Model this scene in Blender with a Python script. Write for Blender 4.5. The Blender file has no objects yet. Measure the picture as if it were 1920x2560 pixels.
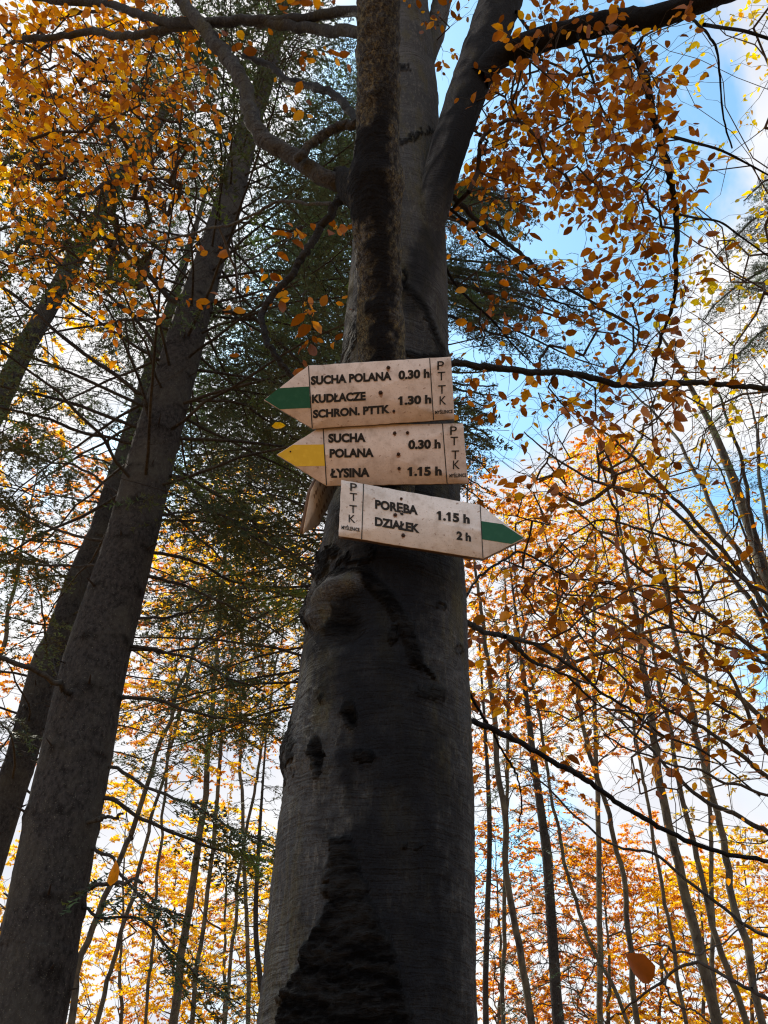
import bpy, math, random
import numpy as np
from mathutils import Vector, Matrix, noise as mnoise

random.seed(7)
RS = np.random.RandomState(11)
SC = bpy.context.scene
COL = SC.collection

# ------------------------------------------------------------------ camera
PITCH = math.radians(40.0)
FPX = 1934.0                       # focal length in photo pixels (1920 x 2560)
CAM = np.array([0.0, 0.0, 1.6])
FW = np.array([0.0, math.cos(PITCH), math.sin(PITCH)])
UP = np.array([0.0, -math.sin(PITCH), math.cos(PITCH)])
RT = np.array([1.0, 0.0, 0.0])
cd = bpy.data.cameras.new("camera")
cam = bpy.data.objects.new("camera", cd)
COL.objects.link(cam)
cam.location = CAM
cam.rotation_euler = (math.radians(90) + PITCH, 0, 0)
cd.sensor_fit = 'VERTICAL'
cd.sensor_height = 24.0
cd.lens = 24.0 * FPX / 2560.0
cd.clip_start = 0.02
cd.clip_end = 2000.0
SC.camera = cam


def ray(px, py):
    return FW + RT * ((px - 960.0) / FPX) + UP * ((1280.0 - py) / FPX)


def PY(px, py, Y):                  # point on the vertical plane y = Y seen at that pixel
    d = ray(px, py)
    return CAM + d * (Y / d[1])


def PD(px, py, r):                  # point at distance r
    d = ray(px, py)
    return CAM + d / np.linalg.norm(d) * r


def proj(p):
    q = np.asarray(p) - CAM
    z = q @ FW
    return 960 + FPX * (q @ RT) / z, 1280 - FPX * (q @ UP) / z, z


# ------------------------------------------------------------------ light
SUN_DIR = ray(40, 470)
SUN_DIR = SUN_DIR / np.linalg.norm(SUN_DIR)
SUN_EL = math.asin(SUN_DIR[2])
SUN_AZ = math.atan2(SUN_DIR[0], SUN_DIR[1])     # from +Y towards +X
sd = bpy.data.lights.new("sun", 'SUN')
sd.energy = 4.5
sd.angle = math.radians(0.6)
sd.color = (1.0, 0.93, 0.80)
sun = bpy.data.objects.new("sun", sd)
COL.objects.link(sun)
sun.rotation_euler = Vector(SUN_DIR).to_track_quat('Z', 'Y').to_euler()

SC.view_settings.view_transform = 'Standard'
SC.view_settings.look = 'None'
SC.view_settings.exposure = 0.75
SC.view_settings.gamma = 1.0
SC.view_settings.use_curve_mapping = False
SC.render.engine = 'CYCLES'
SC.cycles.max_bounces = 6
SC.cycles.diffuse_bounces = 3
SC.cycles.transmission_bounces = 4
SC.cycles.use_denoising = True
SC.cycles.caustics_reflective = False
SC.cycles.caustics_refractive = False
SC.cycles.filter_width = 1.2


class NT:
    """small node helper"""
    def __init__(s, tree):
        s.t = tree

    def n(s, typ, **kw):
        nd = s.t.nodes.new(typ)
        for k, v in kw.items():
            if k.startswith('i_'):
                nd.inputs[k[2:].replace('_', ' ')].default_value = v
            else:
                setattr(nd, k, v)
        return nd

    def l(s, a, b):
        s.t.links.new(a, b)

    def math(s, op, a, b=None, c=None, clamp=False):
        nd = s.t.nodes.new('ShaderNodeMath')
        nd.operation = op
        nd.use_clamp = clamp
        for i, v in enumerate((a, b, c)):
            if v is None:
                continue
            if isinstance(v, (int, float)):
                nd.inputs[i].default_value = v
            else:
                s.l(v, nd.inputs[i])
        return nd.outputs[0]

    def ramp(s, fac, stops, interp='LINEAR'):
        nd = s.t.nodes.new('ShaderNodeValToRGB')
        cr = nd.color_ramp
        cr.interpolation = interp
        while len(cr.elements) < len(stops):
            cr.elements.new(0.5)
        for e, (p, c) in zip(cr.elements, stops):
            e.position = p
            e.color = (c[0], c[1], c[2], 1) if not isinstance(c, (int, float)) else (c, c, c, 1)
        s.l(fac, nd.inputs[0])
        return nd.outputs[0]

    def mix(s, fac, a, b, mode='MIX'):
        nd = s.t.nodes.new('ShaderNodeMix')
        nd.data_type = 'RGBA'
        nd.blend_type = mode
        for sock, v in ((nd.inputs[0], fac), (nd.inputs[6], a), (nd.inputs[7], b)):
            if isinstance(v, (int, float)):
                sock.default_value = v
            elif isinstance(v, tuple):
                sock.default_value = (v[0], v[1], v[2], 1)
            else:
                s.l(v, sock)
        return nd.outputs[2]

    def noise(s, vec, scale, detail=4.0, rough=0.55, dist=0.0):
        nd = s.t.nodes.new('ShaderNodeTexNoise')
        nd.inputs['Scale'].default_value = scale
        nd.inputs['Detail'].default_value = detail
        nd.inputs['Roughness'].default_value = rough
        nd.inputs['Distortion'].default_value = dist
        if vec is not None:
            s.l(vec, nd.inputs['Vector'])
        return nd.outputs[0]

    def mapping(s, vec, scale=(1, 1, 1), loc=(0, 0, 0)):
        nd = s.t.nodes.new('ShaderNodeMapping')
        nd.inputs['Scale'].default_value = scale
        nd.inputs['Location'].default_value = loc
        s.l(vec, nd.inputs[0])
        return nd.outputs[0]


world = bpy.data.worlds.new("World")
SC.world = world
world.use_nodes = True
w = NT(world.node_tree)
w.t.nodes.clear()
sky = w.n('ShaderNodeTexSky', sky_type='NISHITA', sun_disc=False, sun_elevation=SUN_EL,
          sun_rotation=SUN_AZ, altitude=600.0, air_density=1.0, dust_density=1.0, ozone_density=1.5)
tc = w.n('ShaderNodeTexCoord')
dirv = tc.outputs['Generated']
# broken cloud: billows with a clear lane of blue in it
nz = w.noise(dirv, 2.6, 7.0, 0.52, 0.25)
blue_dir = Vector(ray(1240, 560)).normalized()
dp = w.n('ShaderNodeVectorMath', operation='DOT_PRODUCT')
w.l(dirv, dp.inputs[0])
dp.inputs[1].default_value = blue_dir
lane = w.math('SUBTRACT', 1.0, dp.outputs['Value'])         # 0 in the gap, grows away from it
lane = w.math('MULTIPLY', w.math('MAXIMUM', w.math('SUBTRACT', lane, 0.018), 0.0), 4.5, clamp=False)
lane = w.math('MINIMUM', lane, 0.165)
fac = w.math('ADD', nz, lane)
cloud = w.ramp(fac, [(0.0, 0.0), (0.545, 0.0), (0.60, 0.9), (0.68, 1.0)])
shade = w.noise(dirv, 5.0, 4.0, 0.5)
ccol = w.ramp(shade, [(0.32, (0.78, 0.81, 0.90)), (0.62, (1.05, 1.04, 1.04))])
skyc = w.mix(1.0, sky.outputs[0], (1.22, 1.56, 1.40), 'MULTIPLY')
b1 = w.n('ShaderNodeBackground')
w.l(skyc, b1.inputs[0])
b1.inputs[1].default_value = 0.15
b2 = w.n('ShaderNodeBackground')
w.l(ccol, b2.inputs[0])
b2.inputs[1].default_value = 0.61
mx = w.n('ShaderNodeMixShader')
w.l(cloud, mx.inputs[0])
w.l(b1.outputs[0], mx.inputs[1])
w.l(b2.outputs[0], mx.inputs[2])
wo = w.n('ShaderNodeOutputWorld')
w.l(mx.outputs[0], wo.inputs[0])


# ------------------------------------------------------------------ mesh helpers
class Buf:
    def __init__(s):
        s.v, s.q, s.t, s.n = [], [], [], 0
        s.pend = {}

    def flush(s):
        for (m, sides), lst in s.pend.items():
            P = np.array([a for a, _ in lst])
            R_ = np.array([b for _, b in lst])
            k = len(P)
            t = np.gradient(P, axis=1)
            t /= np.maximum(np.linalg.norm(t, axis=2, keepdims=True), 1e-9)
            tm = t.mean(1, keepdims=True)
            ref = np.where(np.abs(tm[..., 2:3]) < 0.8, np.array([0.0, 0, 1.0]), np.array([1.0, 0, 0]))
            u = np.cross(t, ref)
            u /= np.maximum(np.linalg.norm(u, axis=2, keepdims=True), 1e-9)
            v = np.cross(t, u)
            a = np.linspace(0, 2 * math.pi, sides, endpoint=False)
            V = P[:, :, None] + R_[:, :, None, None] * (u[:, :, None] * np.cos(a)[None, None, :, None] + v[:, :, None] * np.sin(a)[None, None, :, None])
            i = np.arange(m - 1)[:, None] * sides
            j = np.arange(sides)[None, :]
            j2 = (j + 1) % sides
            q = np.stack([i + j, i + j2, i + sides + j2, i + sides + j], axis=-1).reshape(1, -1, 4)
            q = q + (np.arange(k) * m * sides)[:, None, None]
            s.add(V, q)
        s.pend = {}

    def add(s, v, q=None, t=None):
        v = np.asarray(v, dtype=np.float32).reshape(-1, 3)
        s.v.append(v)
        if q is not None and len(q):
            s.q.append(np.asarray(q, dtype=np.int32).reshape(-1, 4) + s.n)
        if t is not None and len(t):
            s.t.append(np.asarray(t, dtype=np.int32).reshape(-1, 3) + s.n)
        s.n += len(v)

    def mesh(s, name, mat, smooth=True, origin=None):
        s.flush()
        me = bpy.data.meshes.new(name)
        if s.n == 0:
            return me
        v = np.concatenate(s.v)
        if origin is not None:
            v = v - np.asarray(origin, dtype=np.float32)
        q = np.concatenate(s.q) if s.q else np.zeros((0, 4), np.int32)
        t = np.concatenate(s.t) if s.t else np.zeros((0, 3), np.int32)
        me.vertices.add(len(v))
        me.vertices.foreach_set('co', v.ravel())
        nl = len(q) * 4 + len(t) * 3
        me.loops.add(nl)
        me.loops.foreach_set('vertex_index', np.concatenate([q.ravel(), t.ravel()]).astype(np.int32))
        me.polygons.add(len(q) + len(t))
        starts = np.concatenate([np.arange(len(q)) * 4, len(q) * 4 + np.arange(len(t)) * 3]).astype(np.int32)
        me.polygons.foreach_set('loop_start', starts)
        if smooth:
            me.polygons.foreach_set('use_smooth', np.ones(len(starts), dtype=bool))
        me.update(calc_edges=True)
        for m in (mat if isinstance(mat, (list, tuple)) else [mat]):
            me.materials.append(m)
        return me


def obj(name, me, parent=None, kind=None):
    o = bpy.data.objects.new(name, me)
    COL.objects.link(o)
    if parent is not None:
        o.parent = parent
    if kind:
        o['kind'] = kind
    return o


def thing(name, label, cat, loc, group=None):
    o = bpy.data.objects.new(name, None)
    o.empty_display_size = 0.1
    COL.objects.link(o)
    o.location = [float(x) for x in loc]
    o['label'] = label
    o['category'] = cat
    if group:
        o['group'] = group
    return o


def part(name, buf, mat, parent, smooth=True, kind=None):
    return obj(name, buf.mesh(name, mat, smooth, origin=np.array(parent.location)), parent, kind)


def resample(pts, n, wob=0.0, rs=RS):
    """Catmull-Rom through the points, n samples, optional wobble"""
    p = np.asarray(pts, dtype=float)
    if len(p) == 2:
        t = np.linspace(0, 1, n)[:, None]
        out = p[0] * (1 - t) + p[1] * t
    else:
        P = np.vstack([2 * p[0] - p[1], p, 2 * p[-1] - p[-2]])
        seg = np.linalg.norm(np.diff(p, axis=0), axis=1)
        cum = np.concatenate([[0], np.cumsum(seg)])
        s = np.linspace(0, cum[-1], n)
        k = np.clip(np.searchsorted(cum, s, side='right') - 1, 0, len(p) - 2)
        t = ((s - cum[k]) / np.maximum(seg[k], 1e-9))[:, None]
        a, b, c, d = P[k], P[k + 1], P[k + 2], P[k + 3]
        out = 0.5 * ((2 * b) + (-a + c) * t + (2 * a - 5 * b + 4 * c - d) * t ** 2 + (-a + 3 * b - 3 * c + d) * t ** 3)
    if wob > 0 and n > 3:
        w_ = rs.normal(0, wob, (n, 3))
        w_ = (w_ + np.roll(w_, 1, 0) + np.roll(w_, -1, 0)) / 2
        w_[0] = 0
        out = out + w_
    return out


def lerp_r(r, n):
    r = np.asarray(r, dtype=float)
    return np.interp(np.linspace(0, 1, n), np.linspace(0, 1, len(r)), r)


def tube(buf, pts, rad, sides=6, bump=0.0, cap=True):
    p = np.asarray(pts, dtype=float)
    n = len(p)
    rad = np.asarray(rad, dtype=float) * np.ones(n)
    if sides <= 5 and not cap:
        buf.pend.setdefault((n, sides), []).append((p, rad))
        return
    t = np.gradient(p, axis=0)
    t /= np.maximum(np.linalg.norm(t, axis=1, keepdims=True), 1e-9)
    ref = np.array([0.0, 0.0, 1.0]) if abs(t[0][2]) < 0.8 else np.array([1.0, 0.0, 0.0])
    u = np.zeros((n, 3))
    a = np.cross(t[0], ref)
    a /= np.linalg.norm(a)
    for i in range(n):
        a = a - t[i] * (a @ t[i])
        a /= max(np.linalg.norm(a), 1e-9)
        u[i] = a
    v = np.cross(t, u)
    ang = np.linspace(0, 2 * math.pi, sides, endpoint=False)
    rr = rad[:, None] * np.ones(sides)
    if bump > 0:
        rr = rr * (1 + RS.normal(0, bump, rr.shape))
    V = p[:, None, :] + rr[:, :, None] * (u[:, None, :] * np.cos(ang)[None, :, None] + v[:, None, :] * np.sin(ang)[None, :, None])
    i = np.arange(n - 1)[:, None] * sides
    j = np.arange(sides)[None, :]
    j2 = (j + 1) % sides
    q = np.stack([i + j, i + j2, i + sides + j2, i + sides + j], axis=-1).reshape(-1, 4)
    V = V.reshape(-1, 3)
    tt = None
    if cap:
        V = np.vstack([V, p[-1] + t[-1] * rad[-1] * 0.8])
        k = (n - 1) * sides
        tt = np.stack([k + np.arange(sides), k + (np.arange(sides) + 1) % sides, np.full(sides, n * sides)], axis=-1)
    buf.add(V, q, tt)


def pxpath(pl, Y0, Y1, w0, w1, n=None, wob=0.0):
    """path through photo pixels, its depth running from Y0 to Y1; widths in pixels"""
    m = len(pl)
    Ys = np.linspace(Y0, Y1, m)
    pts = [PY(a, b, y) for (a, b), y in zip(pl, Ys)]
    n = n or max(8, m * 5)
    P = resample(pts, n, wob)
    z = (P - CAM) @ FW
    wpx = np.linspace(w0, w1, n)
    return P, wpx * z / FPX / 2


# ------------------------------------------------------------------ materials
def mat(name):
    m = bpy.data.materials.new(name)
    m.use_nodes = True
    nt = NT(m.node_tree)
    nt.t.nodes.clear()
    out = nt.n('ShaderNodeOutputMaterial')
    return m, nt, out


def leaf_mat(name, stops, trans=0.55, patch=0.35, patch_col=(0.20, 0.07, 0.02)):
    m, s, out = mat(name)
    geo = s.n('ShaderNodeNewGeometry')
    oi = s.n('ShaderNodeObjectInfo')
    r = s.math('FRACT', s.math('ADD', geo.outputs['Random Per Island'], s.math('MULTIPLY', oi.outputs['Random'], 7.31)))
    c = s.ramp(r, stops)
    c2 = s.noise(geo.outputs['Position'], 0.9, 3.0, 0.6)
    f = s.ramp(c2, [(0.45, 0.0), (0.65, patch)])
    c = s.mix(f, c, patch_col)
    sp = s.noise(geo.outputs['Position'], 60.0, 3.0, 0.6)
    c = s.mix(s.ramp(sp, [(0.5, 0.0), (0.72, 0.45)]), c, (0.12, 0.05, 0.02))
    d = s.n('ShaderNodeBsdfDiffuse')
    t = s.n('ShaderNodeBsdfTranslucent')
    g = s.n('ShaderNodeBsdfGlossy', i_Roughness=0.45)
    s.l(c, d.inputs[0])
    hs = s.n('ShaderNodeHueSaturation', i_Saturation=1.15, i_Value=1.25)
    s.l(c, hs.inputs['Color'])
    s.l(hs.outputs[0], t.inputs[0])
    m1 = s.n('ShaderNodeMixShader', i_Fac=trans)
    s.l(d.outputs[0], m1.inputs[1])
    s.l(t.outputs[0], m1.inputs[2])
    m2 = s.n('ShaderNodeMixShader', i_Fac=0.04)
    s.l(m1.outputs[0], m2.inputs[1])
    s.l(g.outputs[0], m2.inputs[2])
    s.l(m2.outputs[0], out.inputs[0])
    return m


M_LEAF_BROWN = leaf_mat('leaf_russet', [(0.0, (0.10, 0.030, 0.010)), (0.35, (0.21, 0.065, 0.015)), (0.6, (0.36, 0.125, 0.02)), (0.82, (0.56, 0.24, 0.03)), (0.95, (0.7, 0.38, 0.04)), (1.0, (0.10, 0.03, 0.02))], 0.5)
M_LEAF_ORANGE = leaf_mat('leaf_orange', [(0.0, (0.28, 0.08, 0.02)), (0.35, (0.55, 0.19, 0.028)), (0.7, (0.78, 0.34, 0.04)), (0.92, (0.85, 0.55, 0.07)), (1.0, (0.4, 0.12, 0.03))], 0.6)
M_LEAF_GOLD = leaf_mat('leaf_gold', [(0.0, (0.75, 0.42, 0.04)), (0.4, (0.85, 0.58, 0.05)), (0.75, (0.85, 0.68, 0.09)), (1.0, (0.7, 0.34, 0.04))], 0.62, 0.3, (0.5, 0.2, 0.03))
M_LEAF_OLIVE = leaf_mat('leaf_olive_yellow', [(0.0, (0.4, 0.36, 0.05)), (0.4, (0.7, 0.52, 0.06)), (0.7, (0.8, 0.62, 0.08)), (1.0, (0.5, 0.22, 0.03))], 0.6)
M_LEAF_RED = leaf_mat('leaf_copper', [(0.0, (0.6, 0.18, 0.03)), (0.5, (0.8, 0.32, 0.05)), (1.0, (0.85, 0.48, 0.06))], 0.6)


def needle_mat(name, a, b):
    m, s, out = mat(name)
    geo = s.n('ShaderNodeNewGeometry')
    c = s.ramp(geo.outputs['Random Per Island'], [(0.0, a), (1.0, b)])
    pn = s.noise(geo.outputs['Position'], 1.6, 2.0, 0.5)
    c = s.mix(s.ramp(pn, [(0.56, 0.0), (0.68, 0.8)]), c, (b[0] * 2.2, b[1] * 2.6, b[2] * 1.1))  # patches of sunlight painted as brighter green
    d = s.n('ShaderNodeBsdfDiffuse')
    t = s.n('ShaderNodeBsdfTranslucent')
    g = s.n('ShaderNodeBsdfGlossy', i_Roughness=0.4)
    s.l(c, d.inputs[0])
    s.l(c, t.inputs[0])
    m1 = s.n('ShaderNodeMixShader', i_Fac=0.25)
    s.l(d.outputs[0], m1.inputs[1])
    s.l(t.outputs[0], m1.inputs[2])
    m2 = s.n('ShaderNodeMixShader', i_Fac=0.06)
    s.l(m1.outputs[0], m2.inputs[1])
    s.l(g.outputs[0], m2.inputs[2])
    s.l(m2.outputs[0], out.inputs[0])
    return m


M_NEEDLE = needle_mat('fir_needles', (0.022, 0.046, 0.030), (0.052, 0.092, 0.044))
M_NEEDLE_DK = needle_mat('spruce_needles', (0.018, 0.040, 0.032), (0.042, 0.075, 0.050))


def bark_mat(name, base, light, dark, speck=0.3, zs=0.35, bump=0.5, scale=30.0):
    m, s, out = mat(name)
    tc_ = s.n('ShaderNodeTexCoord')
    vec = s.mapping(tc_.outputs['Object'], (1, 1, zs))
    n1 = s.noise(vec, scale, 6.0, 0.62)
    n2 = s.noise(tc_.outputs['Object'], 3.0, 4.0, 0.6)
    n3 = s.noise(tc_.outputs['Object'], scale * 3.2, 3.0, 0.6)
    c = s.mix(s.ramp(n1, [(0.35, 0.0), (0.65, 1.0)]), dark, base)
    c = s.mix(s.ramp(n2, [(0.45, 0.0), (0.7, 0.7)]), c, light)
    at = s.n('ShaderNodeAttribute', attribute_name='scar')
    c = s.mix(at.outputs['Fac'], c, (0.008, 0.007, 0.007))
    c = s.mix(s.ramp(n3, [(0.62, 0.0), (0.72, speck)]), c, (light[0] * 2.2, light[1] * 2.2, light[2] * 2.1))
    bs = s.n('ShaderNodeBsdfPrincipled')
    s.l(c, bs.inputs['Base Color'])
    bs.inputs['Roughness'].default_value = 0.9
    bs.inputs['Specular IOR Level'].default_value = 0.06
    h = s.math('ADD', n1, s.math('MULTIPLY', n3, 0.4))
    bp = s.n('ShaderNodeBump', i_Strength=bump, i_Distance=0.01)
    s.l(h, bp.inputs['Height'])
    s.l(bp.outputs[0], bs.inputs['Normal'])
    s.l(bs.outputs[0], out.inputs[0])
    return m


M_FIR_BARK = bark_mat('fir_bark', (0.050, 0.050, 0.052), (0.070, 0.070, 0.062), (0.016, 0.016, 0.018), 0.9, 0.7, 1.0, 48.0)
M_TWIG = bark_mat('beech_twig_bark', (0.05, 0.043, 0.04), (0.075, 0.07, 0.06), (0.03, 0.026, 0.025), 0.2, 1.0, 0.4, 60.0)
M_BG_BARK = bark_mat('pale_beech_bark', (0.085, 0.08, 0.068), (0.15, 0.14, 0.095), (0.03, 0.028, 0.026), 0.2, 0.4, 0.5, 18.0)
M_BG_TWIG = bark_mat('fine_twig_bark', (0.085, 0.065, 0.05), (0.11, 0.09, 0.06), (0.04, 0.03, 0.03), 0.1, 1.0, 0.2, 20.0)


def beech_bark(name, mottle):
    m, s, out = mat(name)
    tc_ = s.n('ShaderNodeTexCoord')
    ob = tc_.outputs['Object']
    at = s.n('ShaderNodeAttribute', attribute_name='scar')
    scar = at.outputs['Fac']
    st = s.n('ShaderNodeAttribute', attribute_name='stain_shade')  # wet streaks, on the trunk also shade painted into the bark
    # fine horizontal wrinkles, wavy
    warp = s.noise(ob, 5.0, 3.0, 0.5)
    wv = s.n('ShaderNodeCombineXYZ')
    s.l(s.math('MULTIPLY', warp, 0.06), wv.inputs[2])
    va = s.n('ShaderNodeVectorMath', operation='ADD')
    s.l(ob, va.inputs[0])
    s.l(wv.outputs[0], va.inputs[1])
    wr = s.noise(s.mapping(va.outputs[0], (5, 5, 85)), 1.6, 4.0, 0.6)
    vert = s.noise(s.mapping(ob, (110, 110, 22)), 1.0, 4.0, 0.65)
    grain = s.noise(ob, 190.0, 3.0, 0.6)
    big = s.noise(ob, 4.5, 5.0, 0.6)
    lich = s.noise(s.mapping(ob, (14, 14, 3.0)), 1.0, 5.0, 0.7)
    crust = s.noise(s.mapping(va.outputs[0], (9, 9, 38)), 1.4, 6.0, 0.65)
    c = s.mix(s.ramp(big, [(0.35, 0.0), (0.65, 1.0)]), (0.046, 0.050, 0.056), (0.092, 0.097, 0.102))
    c = s.mix(s.math('MULTIPLY', s.ramp(wr, [(0.38, 0.85), (0.50, 0.0)]), s.ramp(big, [(0.42, 0.15), (0.62, 1.0)])), c, (0.016, 0.015, 0.016))
    c = s.mix(s.ramp(vert, [(0.52, 0.0), (0.66, 0.75)]), c, (0.125, 0.128, 0.120))
    c = s.mix(s.ramp(lich, [(0.50, 0.0), (0.64, 0.75)]), c, (0.085, 0.080, 0.046))
    c = s.mix(s.ramp(grain, [(0.35, 0.5), (0.5, 0.0)]), c, (0.014, 0.014, 0.014))
    if mottle:
        mo = s.noise(s.mapping(ob, (120, 120, 42)), 1.0, 5.0, 0.75, 0.8)
        c = s.mix(s.ramp(mo, [(0.42, 0.0), (0.58, 1.0)]), (0.022, 0.020, 0.018), c)
        mo2 = s.noise(s.mapping(ob, (110, 110, 45), (3, 1, 2)), 1.0, 4.0, 0.75, 0.6)
        c = s.mix(s.ramp(mo2, [(0.50, 0.0), (0.64, 0.8)]), c, (0.155, 0.135, 0.075))
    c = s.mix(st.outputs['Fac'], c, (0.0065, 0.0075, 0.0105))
    cr = s.ramp(crust, [(0.42, (0.003, 0.003, 0.004)), (0.62, (0.026, 0.027, 0.029))])
    c = s.mix(scar, c, cr)
    bs = s.n('ShaderNodeBsdfPrincipled')
    s.l(c, bs.inputs['Base Color'])
    bs.inputs['Roughness'].default_value = 0.85
    bs.inputs['Specular IOR Level'].default_value = 0.06
    h1 = s.math('ADD', s.math('MULTIPLY', wr, 0.6), s.math('MULTIPLY', vert, 0.5))
    h1 = s.math('ADD', h1, s.math('MULTIPLY', grain, 0.35))
    h2 = s.math('MULTIPLY', crust, 6.0)
    h = s.math('ADD', s.math('MULTIPLY', h1, s.math('SUBTRACT', 1.0, scar)), s.math('MULTIPLY', h2, scar))
    bp = s.n('ShaderNodeBump', i_Strength=1.0, i_Distance=0.014)
    s.l(h, bp.inputs['Height'])
    s.l(bp.outputs[0], bs.inputs['Normal'])
    s.l(bs.outputs[0], out.inputs[0])
    return m


M_BEECH = beech_bark('beech_bark', False)
M_BRANCH = beech_bark('smooth_branch_bark', False)
M_LIMB = beech_bark('mottled_limb_bark', True)


def ground_mat():
    m, s, out = mat('leaf_litter')
    geo = s.n('ShaderNodeNewGeometry')
    v = s.n('ShaderNodeTexVoronoi', i_Scale=14.0)
    s.l(geo.outputs['Position'], v.inputs['Vector'])
    n = s.noise(geo.outputs['Position'], 0.6, 5.0, 0.6)
    c = s.ramp(v.outputs['Color'], [(0.1, (0.10, 0.045, 0.02)), (0.5, (0.24, 0.11, 0.04)), (0.9, (0.34, 0.19, 0.06))])
    c = s.mix(s.ramp(n, [(0.5, 0.0), (0.7, 0.6)]), c, (0.06, 0.05, 0.03))
    bs = s.n('ShaderNodeBsdfDiffuse')
    s.l(c, bs.inputs[0])
    bp = s.n('ShaderNodeBump', i_Strength=0.6, i_Distance=0.03)
    s.l(v.outputs['Distance'], bp.inputs['Height'])
    s.l(bp.outputs[0], bs.inputs['Normal'])
    s.l(bs.outputs[0], out.inputs[0])
    return m


def board_mat(name, base, dirt):
    m, s, out = mat(name)
    tc_ = s.n('ShaderNodeTexCoord')
    ob = tc_.outputs['Object']
    a = s.noise(ob, 7.0, 5.0, 0.6)
    b = s.noise(ob, 260.0, 2.0, 0.5)
    d = s.noise(ob, 90.0, 3.0, 0.6)
    e = s.noise(s.mapping(ob, (30, 30, 6)), 1.0, 4.0, 0.6)
    c = s.mix(s.ramp(a, [(0.4, 0.0), (0.68, 0.6)]), base, dirt)
    c = s.mix(s.ramp(e, [(0.48, 0.0), (0.72, 0.55)]), c, (dirt[0] * 0.75, dirt[1] * 0.68, dirt[2] * 0.6))
    c = s.mix(s.ramp(d, [(0.63, 0.0), (0.72, 0.8)]), c, (0.20, 0.12, 0.08))
    c = s.mix(s.ramp(b, [(0.3, 0.35), (0.4, 0.0)]), c, (0.22, 0.17, 0.14))
    al = s.noise(s.mapping(ob, (16, 9, 9), (4, 2, 1)), 1.0, 6.0, 0.7)
    c = s.mix(s.ramp(al, [(0.55, 0.0), (0.68, 0.6)]), c, (0.27, 0.235, 0.20))
    bs = s.n('ShaderNodeBsdfPrincipled')
    s.l(c, bs.inputs['Base Color'])
    bs.inputs['Roughness'].default_value = 0.6
    bs.inputs['Specular IOR Level'].default_value = 0.3
    bp = s.n('ShaderNodeBump', i_Strength=0.35, i_Distance=0.002)
    s.l(d, bp.inputs['Height'])
    s.l(bp.outputs[0], bs.inputs['Normal'])
    s.l(bs.outputs[0], out.inputs[0])
    return m


def paint_mat(name, col, rough=0.5, wear=0.25):
    m, s, out = mat(name)
    tc_ = s.n('ShaderNodeTexCoord')
    n = s.noise(tc_.outputs['Object'], 60.0, 4.0, 0.6)
    c = s.mix(s.ramp(n, [(0.5, 0.0), (0.8, wear)]), col, (min(1, col[0] * 2 + .05), min(1, col[1] * 1.8 + .05), min(1, col[2] * 1.8 + .05)))
    bs = s.n('ShaderNodeBsdfPrincipled')
    s.l(c, bs.inputs['Base Color'])
    bs.inputs['Roughness'].default_value = rough
    bs.inputs['Specular IOR Level'].default_value = 0.25
    s.l(bs.outputs[0], out.inputs[0])
    return m


M_BOARD_PINK = board_mat('aged_cream_paint', (0.63, 0.565, 0.54), (0.42, 0.36, 0.335))
M_BOARD_GREY = board_mat('greyed_white_paint', (0.67, 0.66, 0.67), (0.47, 0.455, 0.45))
M_BOARD_EDGE = paint_mat('weathered_board_edge', (0.10, 0.065, 0.045))
M_BLACK = paint_mat('black_lettering', (0.010, 0.010, 0.010), 0.6, 0.1)
M_GREEN = paint_mat('green_trail_paint', (0.004, 0.080, 0.044), 0.5, 0.2)
M_YELLOW = paint_mat('yellow_trail_paint', (0.62, 0.43, 0.035), 0.55, 0.25)
M_NAIL = paint_mat('rusty_nail', (0.022, 0.012, 0.009), 0.6, 0.3)

# ------------------------------------------------------------------ ground
gb = Buf()
ng = 90
gx = np.sign(np.linspace(-1, 1, ng)) * np.abs(np.linspace(-1, 1, ng)) ** 2.2 * 900
GX, GY = np.meshgrid(gx, gx)
GZ = np.zeros_like(GX)
for i in range(ng):
    for j in range(ng):
        r_ = math.hypot(GX[i, j], GY[i, j])
        GZ[i, j] = -0.02 + min(r_, 60) / 60 * 1.2 * mnoise.noise(Vector((GX[i, j] * .05, GY[i, j] * .05, 0)))
idx = np.arange(ng * ng).reshape(ng, ng)
q = np.stack([idx[:-1, :-1], idx[:-1, 1:], idx[1:, 1:], idx[1:, :-1]], -1).reshape(-1, 4)
gb.add(np.stack([GX, GY, GZ], -1), q)
go = obj('ground', gb.mesh('ground', ground_mat()))
go['kind'] = 'structure'


# ------------------------------------------------------------------ leaves and growth
def unit(a):
    return a / np.maximum(np.linalg.norm(a, axis=-1, keepdims=True), 1e-9)


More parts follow.
